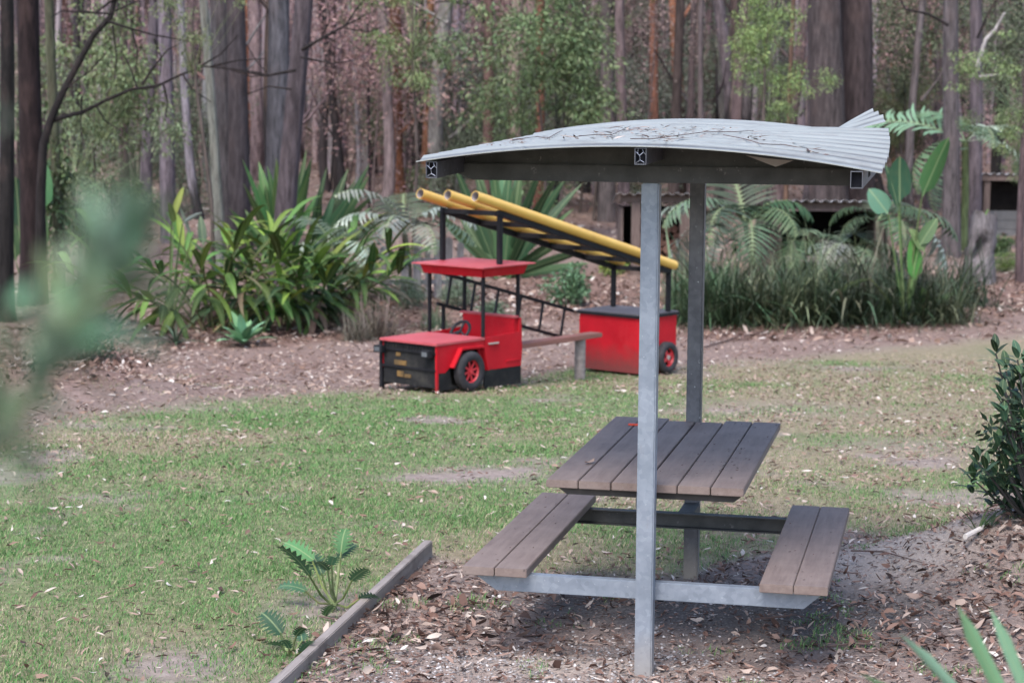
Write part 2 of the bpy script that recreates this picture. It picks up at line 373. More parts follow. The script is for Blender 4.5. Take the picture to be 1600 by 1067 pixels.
# ------------------------------------------------------------------ ground zones (polar edges of lawn and beds, measured on the ground)
def edge(pts):
    q = [G(*p) for p in pts]; u = [a[0]/a[1] for a in q]; d = [a[1] for a in q]
    o = np.argsort(u); return np.array(u)[o], np.array(d)[o]
E_FRONT = edge([(432, 1064), (560, 955), (660, 866), (740, 893), (900, 903), (1080, 905), (1190, 868), (1310, 832), (1480, 826), (1530, 790), (1600, 760)])
E_BACK = edge([(-60, 705), (0, 692), (130, 655), (330, 637), (480, 622), (600, 614), (700, 608), (820, 596), (905, 580), (1060, 577), (1200, 566), (1350, 550), (1600, 528), (1700, 523)])
E_BED = edge([(-60, 610), (60, 605), (200, 600), (250, 560), (300, 545), (420, 542), (560, 530), (640, 515), (760, 500), (900, 500), (1000, 520), (1080, 528), (1200, 534), (1400, 522), (1600, 492), (1700, 475)])
E_BEDB = edge([(-60, 560), (200, 545), (420, 500), (640, 470), (900, 440), (1080, 505), (1400, 500), (1600, 440)])
def ed(E, u): return np.interp(u, E[0], E[1])
def sm(a, b, x): t = np.clip((x-a)/(b-a), 0, 1); return t*t*(3-2*t)
def blob(x, y, px, py, rx, ry):
    c = G(px, py); return np.exp(-((x-c[0])/rx)**2-((y-c[1])/ry)**2)
_uN = ray(432, 1064)[0]
def zones(x, y):
    u = x/np.maximum(y, .1); wob = .35*(fbm(x, y, .9)-.5)
    df = ed(E_FRONT, u); df = np.where(u < E_FRONT[0][0], 0, df)
    db = ed(E_BACK, u); de = ed(E_BED, u); dm = ed(E_BEDB, u)
    front = 1-sm(-.12, .22, y-df-wob*1.2)
    front = np.where(u < E_FRONT[0][0], 0, front)
    back = sm(-.5, .9, y-db-wob*3)
    lawn = np.clip(1-front-back, 0, 1)
    bare = np.clip(blob(x, y, 765, 742, .42, .4)*1.15+np.clip((fbm(x+70, y, .9)-.63)*5, 0, .8)+blob(x, y, 1180, 640, 1.2, .9)*.45+blob(x, y, 1420, 700, .7, .7)*.5+blob(x, y, 280, 1045, .28, .3)*1.2+blob(x, y, 520, 950, .3, .4)*.9+blob(x, y, 300, 640, .8, .3)*.4, 0, 1)
    rightdry = sm(-.02, .12, u)*sm(11.5, 15.5, y)
    leftdry = blob(x, y, 150, 690, 2.2, 1.4)
    dryness = np.clip(.75*rightdry+.6*leftdry+3.2*(fbm(x, y, 1.3)-.5)+.16-.5*blob(x, y, 350, 790, 1.6, 1.4)-.35*blob(x, y, 850, 625, 2.0, .5)-.3*blob(x, y, 1350, 740, .8, .7), 0, 1)
    bed = sm(-.3, .5, y-de-wob)*(1-sm(-.2, 2.5, y-dm))
    return dict(front=front, back=back, lawn=lawn, bare=bare, dry=dryness, bed=bed, u=u)

def make_ground():
    rows = np.concatenate([np.linspace(.5, 7, 10), np.geomspace(7.2, 30, 190), np.geomspace(30.5, 186, 100)])
    us = np.linspace(-.62, .62, 230)
    Y, Uu = np.meshgrid(rows, us, indexing='ij'); X = Uu*np.maximum(Y, 8)
    Z = gz(X, Y)
    z = zones(X.ravel(), Y.ravel()); nr, nc = Y.shape
    V = np.stack([X.ravel(), Y.ravel(), Z.ravel()], 1)
    i = np.arange((nr-1)*nc).reshape(nr-1, nc)[:, :-1].ravel()
    me = npmesh('ground', V, np.stack([i, i+1, i+nc+1, i+nc], 1), True)
    x, y = X.ravel(), Y.ravel()
    shaded_soil = z['front']*np.clip(blob(x, y, 1240, 960, .8, .6)*1.5+blob(x, y, 930, 950, .5, .3)*.8, 0, 1)  # dark patches: the benches' shadow painted in together with dark earth
    sand = z['front']*np.clip(blob(x, y, 1395, 870, .42, .5)*1.7+blob(x, y, 860, 1045, .5, .18)*.8, 0, 1)
    far = sm(30, 40, y)
    at_ = dict(grass=z['lawn']*(1-z['bare'])*.9, dry=z['dry'], shaded_soil=shaded_soil, sand=sand,
               litter=np.clip(z['front']*.38+z['back']*(.45+.5*fbm(x, y, 1.1))+z['bed'], 0, 1))
    for n, a in at_.items():
        A = me.attributes.new(n, 'FLOAT', 'POINT'); A.data.foreach_set('value', np.clip(a, 0, 1).astype(np.float32))
    return link('ground', me, M['ground'], kind='structure')
make_ground()

# ------------------------------------------------------------------ picnic shelter
sh_loc = T(.05, .84, -.07)
shelter = thing('picnic_shelter', 'picnic table shelter with galvanised posts, brown plank table and a torn curved roof', 'picnic shelter', sh_loc, -YAW)
OFF = Vector((.05, .84, -.07))
def part(name, mb, m, parent=shelter, bevel=0, smooth=False, off=OFF, label=None, kind=None):
    mb.v = [(a-off[0], b-off[1], c-off[2]) for a, b, c in mb.v]
    o = link(name, mb.mesh(name, bevel, smooth), m, parent)
    if label: o['label'] = label
    if kind: o['kind'] = kind
    return o
PW = .0375
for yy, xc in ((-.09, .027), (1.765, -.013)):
    part('post', MB().box(xc-PW, xc+PW, yy-PW, yy+PW, -.25, 2.05), M['galv'] if yy < 0 else M['galv_dark'], bevel=.006,
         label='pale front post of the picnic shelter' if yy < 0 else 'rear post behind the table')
zfq = np.polyfit([-.855, .031, .993], [2.142, 2.214, 2.123], 2)
zbq = np.polyfit([-.87, -.52, -.18, .125, .43, .66], [2.208, 2.253, 2.276, 2.272, 2.247, 2.221], 2)
XL, XR = -.855, .993
REDGE = [(-.6, 1378, 270), (.1, 1388, 246), (.8, 1391, 224), (1.5, 1388, 205)]
REDGE = np.array([(Y, *atTY(px, py, Y)[[0, 2]]) for Y, px, py in REDGE])
FEDGE = np.array([(Y, *atTY(px, py, Y)[[0, 2]]) for Y, px, py in [(1.48, 1385, 193), (1.7, 1379, 186), (1.95, 1371, 180), (2.2, 1362, 176)]])
def roof_pt(X, Y, edge_, s0, pw):
    t = (Y-YF)/(YB-YF)
    xe = np.interp(Y, edge_[:, 0], edge_[:, 1]); ze = np.interp(Y, edge_[:, 0], edge_[:, 2])
    s = (X-XL)/(XR-XL); q = max(0, (s-s0)/(1-s0))
    zb = lambda a: (1-t)*np.polyval(zfq, a)+t*np.polyval(zbq, a)
    x = X+(xe-XR)*q; z = zb(X)+(ze-zb(XR))*q**pw
    ph = ((Y-YF) % .24)/.24
    rib = .018*max(0, 1-abs(ph-.5)/.24)
    return (x, Y, z+rib)
def roof_sheet(y0, y1, edge_, s0, pw, dz, label):
    ys = np.arange(y0, y1+1e-6, .24/12); xs = np.linspace(XL, XR, 46)
    P = [Vector(roof_pt(x, y, edge_, s0, pw))+Vector((0, 0, dz)) for x in xs for y in ys]
    return part('roof_sheet', MB().sheet(P, len(xs), len(ys), .004), M['roof'], smooth=True, label=label)
roof_sheet(YF, 1.55, REDGE, .55, 1.6, 0, 'large front roof sheet with its right end bent upward')
roof_sheet(1.52, YB, FEDGE, .81, 1.0, .006, 'rear roof sheet with its corner torn up like a fan')
def zroof(x, y):
    t = (y-YF)/(YB-YF); return (1-t)*np.polyval(zfq, x)+t*np.polyval(zbq, x)
for k, xc in enumerate((-.793, .057, .899)):
    zt = lambda y, xc=xc: min(zroof(xc-.023, y), zroof(xc+.023, y))-.008
    mb = MB(); y0, y1 = YF+.01, YB-.05; o_ = []; hw, hh, th = .0235, .066, .003
    if k == 2: y0 = YF-.02
    for y in (y0, y1):
        z1 = zt(y); z0 = z1-hh
        o_.append([(xc-hw, y, z0), (xc+hw, y, z0), (xc+hw, y, z1), (xc-hw, y, z1)])
        o_.append([(xc-hw+th, y, z0+th), (xc+hw-th, y, z0+th), (xc+hw-th, y, z1-th), (xc-hw+th, y, z1-th)])
    vs = o_[0]+o_[2]+o_[3]+o_[1]
    mb.add(vs, [(i*4+j, i*4+(j+1) % 4, ((i+1) % 4)*4+(j+1) % 4, ((i+1) % 4)*4+j) for i in range(4) for j in range(4)])
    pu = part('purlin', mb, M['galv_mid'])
    zc = zt(y0)-hh/2; inn = MB().box(xc-hw+th+.001, xc+hw-th-.001, y0+.05, y0+.06, zc-hh/2+th, zc+hh/2-th)
    part('hollow', inn, M['tubeblack'], pu)
    if k < 2:
        wm = MB(); a, b = hw-th, hh/2-th
        for q0, q1 in (((-1, .6), (-.2, .1)), ((-.2, .1), (.5, .55)), ((.5, .55), (1, .2)), ((-.2, .1), (-.1, -.5)), ((-.1, -.5), (-1, -.9)), ((-.1, -.5), (.7, -.8)), ((.5, .55), (.3, 1)), ((-.5, 1), (-.6, .35))):
            wm.tube([(xc+q0[0]*a, y0+.006, zc+q0[1]*b), (xc+q1[0]*a, y0+.008, zc+q1[1]*b)], .0011, 5)
        part('wire_mesh', wm, M['wire'], pu)
# cross beams with an arched rib above
for yy in (-.115, 1.74):
    dz = zroof(.05, yy)-zroof(.05, -.115)
    zb0, zb1 = 2.052+dz*.6, 2.122+dz*.6
    y0, y1 = yy-.03, yy+.03
    poly = [(-.83, zb1), (-.83, zb1-.03), (-.73, zb0), (.86, zb0), (.93, zb1-.03), (.93, zb1)]
    part('crossbeam', MB().prism([(a, y0, b) for a, b in poly], (0, .06, 0)), M['dark_steel'], bevel=.003)
    xs = np.linspace(-.80, .91, 24)
    arch = [(x, zb1+.001) for x in xs[[0, -1]]][::1]
    top = [(x, max(zb1+.004, zroof(x, yy)-.02)) for x in xs]
    P = [(x, yy-.012, zb1-.002) for x in xs]+[(x, yy-.012, z) for x, z in top]
    mb = MB(); n = len(xs)
    P2 = P+[(a, b+.02, c) for a, b, c in P]
    f = []
    for i in range(n-1):
        f += [(i, i+1, n+i+1, n+i), (2*n+i, 3*n+i, 3*n+i+1, 2*n+i+1), (n+i, n+i+1, 3*n+i+1, 3*n+i), (i, 2*n+i, 2*n+i+1, i+1)]
    f += [(0, n, 3*n, 2*n), (n-1, 3*n-1, 4*n-1, 2*n-1)]
    mb.add(P2, f); part('arched_rib', mb, M['dark_steel'])
# loose flap of liner hanging under the sheet
a = [atTY(1165, 243, -.3), atTY(1212, 261, -.3), atTY(1240, 251, -.3), atTY(1200, 248, -.3)]
part('hanging_flap', MB().prism([tuple(q) for q in a], (0, .004, 0)), M['web'])
# table top, bearers, seats, rails
pw = .865/6
for i in range(6):
    x0 = -.4325+i*pw; g_ = .0025+(.0035 if i == 3 else 0)
    part('table_plank', MB().box(x0+g_, x0+pw-.0025, 0+rnd.uniform(-.004, .004), 1.8 if i not in (2, 3) else 1.726, .715, .75), M['plank'], bevel=.003)
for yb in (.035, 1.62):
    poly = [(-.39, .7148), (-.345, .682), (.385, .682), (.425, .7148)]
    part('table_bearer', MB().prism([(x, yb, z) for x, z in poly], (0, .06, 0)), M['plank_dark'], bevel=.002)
    part('bearer_bracket', MB().box(-.026, .034, (-.0515 if yb < 1 else 1.681), (.034 if yb < 1 else 1.726), .64, .7), M['dark_steel'], bevel=.003)
for x0 in (-.4875-.2883, .5163):
    for i in range(2):
        xa = x0+i*.1445
        part('seat_plank', MB().box(xa+.001, xa+.1425, -.12+rnd.uniform(-.003, .003), 1.572, .334, .372), M['plank'], bevel=.003)
for yb in (-.05, 1.44):
    z0, z1 = (.255, .3335)
    poly = [(-.735, z1), (-.735, z1-.012), (-.64, z0), (.70, z0), (.775, z1-.012), (.775, z1)]
    if yb < 1: part('seat_rail', MB().prism([(x, yb, z) for x, z in poly], (0, .045, 0)), M['galv'], bevel=.003)
    else:
        mb = MB().prism([(x, yb, z) for x, z in poly], (0, .006, 0)); mb.box(-.72, .76, yb-.04, yb-.0005, z1-.007, z1-.001); mb.box(-.63, .69, yb-.04, yb-.0005, z0, z0+.006)
        part('seat_rail', mb, M['dark_steel'])
part('rail_bracket', MB().box(-.05, .03, 1.4465, 1.727, .262, .325), M['dark_steel'], bevel=.003)
# small red strip and dry leaf lying on the table
p = atTY(984, 671, 1.55); rp = MB().box(-.05, .045, -.011, .011, 0, .009)
o = link('plastic_strip', rp.mesh('plastic_strip', .002), M['redplastic']); q = T(-.268, 1.53, .7505); o.location = q; o.rotation_euler = (0, 0, -.15)
tag(o, 'small red plastic strip lying across the far end of the table top', 'plastic strip')

tl_v, tl_f = [], []
for k in range(190):
    if k % 3: X, Y_, Z_ = rnd.gauss(.25, .14), rnd.uniform(.2, 1.75), .7508
    else: X, Y_, Z_ = rnd.choice((-.63, .66))+rnd.uniform(-.12, .12), rnd.uniform(-.08, 1.5), .3728
    if k > 165: X = -.4325+pw*rnd.choice((1, 2, 3, 4, 5))+rnd.uniform(-.006, .006); Y_ = rnd.uniform(.05, 1.7); Z_ = .7512
    if abs(X) > .42 and Z_ > .5: continue
    L = rnd.uniform(.002, .009); a = rnd.uniform(0, 6.3); c = T(X, Y_, Z_); e = np.array([math.cos(a), math.sin(a), .25])*L; s_ = np.array([-math.sin(a), math.cos(a), .3])*L*.45; b = len(tl_v)
    tl_v += [c, c+e+s_, c+e*2, c+e-s_]; tl_f.append((b, b+1, b+2, b+3))
link('table_crumbs', npmesh('table_crumbs', np.array(tl_v), np.array(tl_f)), M['twig'], kind='stuff')

# ------------------------------------------------------------------ play truck
C0 = at(683, 612, 19.5); TA = math.radians(50)
truck = thing('play_truck', 'red wooden play fire truck with canopy, rear box and a rack of yellow pipes', 'play truck', (C0[0], C0[1], C0[2]), TA)
def tp(name, mb, m, parent=truck, bevel=0, smooth=False, label=None):
    o = link(name, mb.mesh(name, bevel, smooth), m, parent)
    if label: o['label'] = label
    return o
WD = .757
def P2(pts, y0, th): return MB().prism([(x, y0, z) for x, z in pts], (0, th, 0))
# hood and sides
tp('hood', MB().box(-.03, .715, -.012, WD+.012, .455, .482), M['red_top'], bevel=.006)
for y0, out in ((0, -1), (WD-.02, 1)):
    tp('front_wing', P2([(0, .182), (0, .4545), (.715, .4545), (.715, .13), (.665, .2), (.62, .37), (.31, .38), (.19, .22), (.12, .175)], y0, .02), M['red'], bevel=.003)
    tp('door', P2([(.72, .14), (.72, .474), (1.262, .498), (1.268, .638), (1.305, .638), (1.32, .3), (1.305, .135)], y0-.002, .024), M['red'], bevel=.003)
    tp('skirt', P2([(.722, -.045), (.722, .1385), (1.303, .1335), (1.303, -.05)], y0+.001, .018), M['char'])
    tp('skirt', P2([(.02, .0), (.02, .18), (.12, .174), (.19, .218), (.22, .05), (.4, .0)], y0+.004, .014), M['char'])
    yy = y0 if out < 0 else y0+.02
    arch = MB()
    for (a, b) in (((.185, .222), (.315, .405)), ((.315, .405), (.66, .398)), ((.66, .398), (.725, .15))):
        arch.bar((a[0], yy+out*.03, a[1]), (b[0], yy+out*.03, b[1]), .06, .022, (0, 1, 0) if False else (0, 0, 1))
    tp('wheel_arch', arch, M['red'], bevel=.003)
    tp('wheel_well', P2([(.2, .02), (.2, .23), (.315, .378), (.62, .368), (.7, .14), (.7, .02)], y0+(.05 if out < 0 else -.05), .01), M['dark_in'])
tp('door_handle', MB().box(.77, .92, -.026, -.0025, .405, .42), M['chrome'], bevel=.003)
tp('door_hinge', MB().box(1.05, 1.27, -.012, -.0025, .20, .212), M['red'])
# front grille
fr = tp('grille', MB().box(.004, .02, .022, WD-.022, .03, .4545), M['char'])
for z in (.375, .205): tp('grille_bar', MB().box(-.016, .0035, .01, WD-.01, z-.012, z+.014), M['black'], fr, .004)
for i in range(17):
    y = .06+i*.04; tp('grille_slat', MB().box(-.004, .0035, y, y+.012, .39, .45), M['black'], fr)
tp('front_post', MB().box(-.012, .03, WD-.012, WD+.03, -.10, .452), M['black'], bevel=.003)
tp('front_post', MB().box(-.01, .02, -.004, .02, -.03, .452), M['red'], bevel=.003)
for y in (.095, .745):
    hl = tp('headlight', MB().box(-.085, -.017, y-.058, y+.058, .335, .41), M['lamp_black'], bevel=.008)
    tp('lens', MB().box(-.09, -.0855, y-.035, y+.035, .35, .395), M['lens'], hl, .002)
for (y, z, a, b) in ((.5, .247, .085, .024), (.5, .135, .045, .03), (.40, .12, .045, .018), (.53, .33, .03, .02)):
    tp('number_plate' if a > .08 else 'reflector', MB().box(-.004, .0035, y-a, y+a, z-b, z+b), M['amber'], bevel=.002)
# cabin
tp('backrest', MB().box(1.21, 1.235, .022, WD-.022, .1, .64), M['red'], bevel=.004)
tp('backrest_rail', MB().box(1.195, 1.26, -.004, WD+.004, .6405, .664), M['red_top'], bevel=.004)
tp('backrest_side', P2([(1.235, .14), (1.235, .64), (1.31, .64), (1.31, .14)], .024, .02), M['red'])
tp('seat', MB().box(.95, 1.209, .025, WD-.025, .24, .265), M['red'], bevel=.004)
tp('dashboard', MB().box(.70, .715, .025, WD-.025, .1, .4535), M['dark_in'])
sw = MB(); c = Vector((.83, .43, .505)); ax = Vector((-.8, 0, .6)); e1 = Vector((0, 1, 0)); e2 = ax.cross(e1)
ring = [c+(e1*math.cos(a)+e2*math.sin(a))*.115 for a in np.linspace(0, 2*math.pi, 25)]
sw.tube(ring, .017, 8, False)
for a in (.5, 2.6, 4.7): sw.bar(c, c+(e1*math.cos(a)+e2*math.sin(a))*.095, .02, .012, ax)
st = tp('steering_wheel', sw, M['lamp_black'], smooth=True)
tp('steering_column', MB().tube([c, c+Vector((-.13, 0, -.1))*1.0], .014, 8), M['black'], st)
# canopy
for x, y in ((.705, .01), (.705, WD-.01), (1.255, .01), (1.255, WD-.01)):
    tp('canopy_post', MB().box(x-.016, x+.016, y-.016, y+.016, (.4825 if x < 1 else .6645), 1.16), M['black'], bevel=.003)
cx0, cx1, cy0, cy1 = .63, 1.33, -.06, WD+.06
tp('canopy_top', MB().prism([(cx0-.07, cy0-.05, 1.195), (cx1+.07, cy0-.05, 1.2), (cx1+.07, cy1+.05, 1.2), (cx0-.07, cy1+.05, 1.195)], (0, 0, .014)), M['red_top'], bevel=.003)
for a, b in (((cx0, cy0), (cx1, cy0)), ((cx1, cy0), (cx1, cy1)), ((cx1, cy1), (cx0, cy1)), ((cx0, cy1), (cx0, cy0))):
    cxm, cym = (cx0+cx1)/2, (cy0+cy1)/2
    q = lambda p, z, k: (cxm+(p[0]-cxm)*k, cym+(p[1]-cym)*k, z)
    P = [q(a, 1.194, 1.0), q(b, 1.194, 1.0), q(b, 1.10, .93), q(a, 1.10, .93)]
    n = Vector((a[1]-b[1], b[0]-a[0], 0)).normalized()*.012
    tp('canopy_fascia', MB().prism(P, n), M['red'])
# rack
PX0, PX1 = .56, 4.03
zr = lambda x: 1.735-(x-.96)*(1.735-.962)/(3.945-.96)
for x, zb in ((.965, 1.2145), (3.945, .5)):
    for y in (.015, .80):
        tp('rack_post', MB().box(x-.025, x+.025, y-.025, y+.025, zb, zr(x)-.03), M['black'], bevel=.004)
for y in (.015, .80):
    tp('rack_rail', MB().bar((.94, y, zr(.94)), (3.97, y, zr(3.97)), .055, .06), M['black'], bevel=.004)
for x in (.97, 1.55, 2.15, 2.75, 3.35, 3.94):
    tp('rack_bar', MB().bar((x, .043, zr(x)-.002), (x, .772, zr(x)-.002), .05, .05), M['black'], bevel=.004)
zp = lambda x: zr(x)+.085
for y in (.0, .37, .75):
    pi = tp('yellow_pipe', MB().pipe((PX0, y, zp(PX0)), (PX1, y, zp(PX1)), .054, .005), M['yellow'], smooth=True)
    tp('pipe_bore', MB().pipe((PX0+.004, y, zp(PX0+.004)), (PX0+.6, y, zp(PX0+.6)), .0485, .002), M['pipe_in'], pi, smooth=True)
    tp('end_cap', MB().tube([(PX1-.003, y, zp(PX1)), (PX1+.012, y, zp(PX1)-.003), (PX1+.02, y, zp(PX1)-.005)], [.054, .05, .03], 20), M['yellow'], pi, smooth=True)
# rear box
bx0, bx1, by0, by1, bz0, bz1 = 3.43, 4.10, 0.0, .90, -.185, .455
tp('box_front', MB().box(bx0, bx0+.018, by0+.004, by1-.004, bz0+.01, bz1), M['red'])
tp('box_rear', MB().box(bx1-.018, bx1, by0+.004, by1-.004, bz0, bz1), M['red'])
for y in (by0, by1-.018): tp('box_side', MB().box(bx0+.0185, bx1-.0185, y, y+.018, bz0-.005, bz1), M['red'])
lid = MB().prism([(bx0-.02, by0-.02, bz1+.001), (bx1+.02, by0-.02, bz1+.001), (bx1+.02, by1+.02, bz1+.001), (bx0-.02, by1+.02, bz1+.001)], (0, 0, .042))
ld = tp('box_lid', lid, M['lid'], bevel=.008)
tp('lid_edge', MB().box(bx0-.024, bx1+.024, by0-.024, by0-.0205, bz1-.002, bz1+.03), M['black'], ld)
tp('lid_edge', MB().box(bx0-.024, bx0-.0205, by0-.02, by1+.02, bz1-.002, bz1+.03), M['black'], ld)
# wheels
def wheel(cx, cy, cz, r, side, rear):
    s_ = side
    w_ = tp('wheel', MB().lathe([(s_*.02, r*.02), (s_*.02, r*.12), (s_*.0, r*.16), (s_*-.015, r*.5), (s_*.02, r*.56), (s_*.03, r*.6), (s_*.0, r*.6)], (cx, cy, cz), (0, 1, 0), 28), M['rim'], smooth=True)
    hw = .05
    tp('tyre', MB().lathe([(-hw*.8, r*.58), (-hw, r*.66), (-hw*1.05, r*.8), (-hw*.9, r*.93), (-hw*.6, r), (hw*.6, r), (hw*.9, r*.93), (hw*1.05, r*.8), (hw, r*.66), (hw*.8, r*.58), (-hw*.8, r*.58)], (cx, cy, cz), (0, 1, 0), 32), M['rubber'], w_, smooth=True)
    tp('rim_recess', MB().lathe([(s_*-.002, .0), (s_*-.002, r*.56)], (cx, cy, cz), (0, 1, 0), 28), M['dark_in'], w_)
    for k in range(8 if not rear else 4):
        a = 2*math.pi*(k+.3)/(8 if not rear else 4); d = Vector((math.cos(a), 0, math.sin(a)))
        tp('spoke', MB().bar(Vector((cx, cy+s_*.014, cz))+d*r*.1, Vector((cx, cy+s_*.012, cz))+d*r*.55, .022 if not rear else .05, .012, (0, 1, 0)), M['rim'], w_, .002)
    tp('hub', MB().tube([(cx, cy+s_*.012, cz), (cx, cy+s_*.03, cz)], [.03, .026], 14), M['chrome'] if rear else M['rim'], w_, smooth=True)
wheel(.435, -.045, .168, .2, -1, False); wheel(.435, WD+.045, .168, .2, 1, False)
wheel(3.83, -.06, -.012, .178, -1, True); wheel(3.83, by1+.06, -.012, .178, 1, True)
# ladder sloping along the far side
la0, la1 = (1.1, 1.0, 1.07), (3.45, 1.0, .47)
drop = .34
for dz in (0, -drop):
    tp('ladder_rail', MB().bar((la0[0], la0[1], la0[2]+dz), (la1[0]+.0, la1[1], la1[2]+dz), .03, .035), M['black'], bevel=.003)
for k in range(6):
    t = (k+.5)/6; x = la0[0]+(la1[0]-la0[0])*t; z = la0[2]+(la1[2]-la0[2])*t
    tp('ladder_rung', MB().bar((x+.03, 1.0, z-.016), (x-.04, 1.0, z-drop+.016), .022, .022), M['black'])
for x, z0, z1 in ((1.2, .6, -.12),):
    tp('ladder_foot', MB().bar((x, 1.0, z0+.1), (x, 1.0, z1-.1), .03, .03), M['black'])

# plank seat from the cab to a log leg beside the box
def tloc(p):
    d = Vector((p[0]-C0[0], p[1]-C0[1], p[2]-C0[2])); return Matrix.Rotation(-TA, 3, 'Z') @ d
b0, b1 = tloc(at(800, 539, 20.75)), tloc(at(932, 524.5, 21.9)); b1.z = b0.z = (b0.z+b1.z)/2
tp('bench_plank', MB().bar(b0, b1, .17, .05), M['bench_wood'], bevel=.006)
q = b0.lerp(b1, .80); qg = tloc((C0[0], C0[1], float(gz(.7, 21.6)))).z
tp('bench_leg', MB().tube([(q.x, q.y, qg-.1), (q.x, q.y, qg+.1), (q.x, q.y, q.z-.026)], [.064, .06, .062], 14), M['grey_wood'], smooth=True)

# ------------------------------------------------------------------ timber edging
ea, eb = G(669, 872), G(446, 1075)
ed_ = Vector((eb[0]-ea[0], eb[1]-ea[1], 0)); el = ed_.length+.25; ed_.normalize()
edging = link('timber_edging', MB().box(0, el, -.024, .024, -.12, .095).mesh('timber_edging', .004), M['grey_wood'])
edging.location = ((ea[0], ea[1], float(gz(ea[0], ea[1])))); edging.rotation_euler = (0, 0, math.atan2(ed_.y, ed_.x))
tag(edging, 'weathered grey timber board set on edge along the leaf bed', 'timber edging')

# ------------------------------------------------------------------ leaf shapes: grow along +Z, bend towards +Y
def leaf_mesh(name, shape, droop, n=8, fold=.25, twist=0):
    ts = np.linspace(0, 1, n+1); ang = np.radians(droop)*ts**1.6
    yz = np.zeros((n+1, 2)); st = 1/n
    for i in range(1, n+1):
        a = (ang[i]+ang[i-1])/2; yz[i] = yz[i-1]+[math.sin(a)*st, math.cos(a)*st]
    if shape == 'strap': wd = np.clip(np.minimum(.55+ts*2, (1-ts)*2.6), 0, 1)**.7
    elif shape == 'lance': wd = np.sin(np.pi*np.clip(ts*.96+.03, 0, 1)**.85)**.8
    elif shape == 'ovate': wd = np.clip(np.sin(np.pi*np.clip(ts, 0, 1)**.8), 0, 1)**.6*np.where(ts < .12, .35, 1)
    elif shape == 'sword': wd = np.clip(np.minimum(.6+ts*2, (1-ts)*8), 0, 1)**.8
    elif shape == 'blade': wd = (1-ts)**.55
    else: wd = np.ones(n+1)
    if shape == 'lobed': wd = np.sin(np.pi*np.clip(ts*.9+.06, 0, 1)**.8)**.7*np.where(np.arange(n+1) % 2 == 0, .34, 1.15); wd[-1] = .02
    V, Fq = [], []
    for i in range(n+1):
        nx, nz = -math.cos(ang[i]), math.sin(ang[i])
        lift = fold*wd[i]*.5
        back = .085 if (shape == 'lobed' and i % 2) else 0
        for k in (-1, 0, 1):
            yy, zz = yz[i]
            if k: lk = .4 if shape == 'ovate' else .12; yy += nx*lift*lk+math.sin(ang[i])*back; zz += nz*lift*lk+math.cos(ang[i])*back
            V.append((k*wd[i]*.5, yy, zz))
    for i in range(n):
        for k in (0, 1): a = i*3+k; Fq.append((a, a+1, a+4, a+3))
    me = npmesh(name, V, Fq, True); me.materials.append(M['leaf1']); return me
LM = {}
def lm(shape, droop):
    k = (shape, droop)
    if k not in LM: LM[k] = leaf_mesh('leaf_'+shape, shape, droop, {'lobed': 15, 'ovate': 10}.get(shape, 8))
    return LM[k]
def put_leaf(parent, base, az, tilt, L, W, shape, droop, color, name='leaf', roll=0):
    o = bpy.data.objects.new(name, lm(shape, droop)); COL.objects.link(o); o.parent = parent
    mrot = Matrix.Rotation(az, 4, 'Z') @ Matrix.Rotation(-tilt, 4, 'X') @ Matrix.Rotation(roll, 4, 'Z')
    o.matrix_local = Matrix.Translation(base) @ mrot @ Matrix.Diagonal((W, L, L, 1))
    o.color = (*color, 1); return o
def facing(lf):          # turns a leaning leaf so that its face, not its edge, shows
    az = math.atan2(-lf[0], lf[1]); az = (az+math.pi/2) % math.pi-math.pi/2
    return -az*rnd.uniform(.55, 1.0)
def jit(c, a=.2, r=rnd):
    k = r.uniform(1-a, 1+a); return tuple(max(0, v*k*r.uniform(.93, 1.07)) for v in c)
rad = math.radians
# az = 0 leans away (+Y); -90 deg leans to +X (right); 90 deg leans left; 180 leans to the camera
GREEN, DGREEN, YGREEN, BLUEG, GREYG = (.065, .14, .038), (.03, .07, .03), (.15, .24, .04), (.07, .17, .10), (.16, .22, .16)
STRAW = (.30, .22, .14)

def gymea(px, py, label, leaves, base_col=GREEN):
    b = G(px, py); t = thing('gymea_lily', label, 'lily clump', b)
    for (tx, ty, W) in leaves:              # tips measured at the clump's own distance
        tip = at(tx, ty, b[1]+rnd.uniform(-.5, .5))-b
        L = float(np.linalg.norm(tip)); az = math.atan2(-tip[0], tip[1]); tilt = math.acos(max(-1, min(1, tip[2]/L)))
        put_leaf(t, (rnd.uniform(-.08, .08), rnd.uniform(-.08, .08), 0), az, max(0, tilt-.08), L*1.02, W*1.55, 'strap', 12, jit(base_col, .3), roll=facing(tip)+rnd.uniform(-.4, .4))
    return t
gymea(438, 430, 'sword-leaved lily clump growing around the leaning trunk behind the ginger', [(382, 252, .11), (396, 300, .1), (412, 262, .15), (424, 250, .14), (405, 285, .12), (445, 300, .1), (472, 262, .11), (484, 238, .1), (488, 268, .1), (505, 310, .1), (370, 290, .09), (352, 330, .09), (398, 255, .15), (415, 290, .15), (436, 262, .13), (460, 285, .13), (492, 250, .12), (470, 330, .12), (385, 330, .12)], (.05, .13, .045))
gymea(480, 425, 'splayed sword-leaved lily right of the leaning trunk', [(500, 300, .09), (535, 305, .1), (560, 285, .11), (578, 282, .12), (592, 266, .1), (604, 300, .1), (585, 330, .1), (520, 265, .09), (610, 345, .1), (548, 268, .13), (570, 300, .13), (590, 285, .12), (530, 330, .12)], (.045, .11, .05))
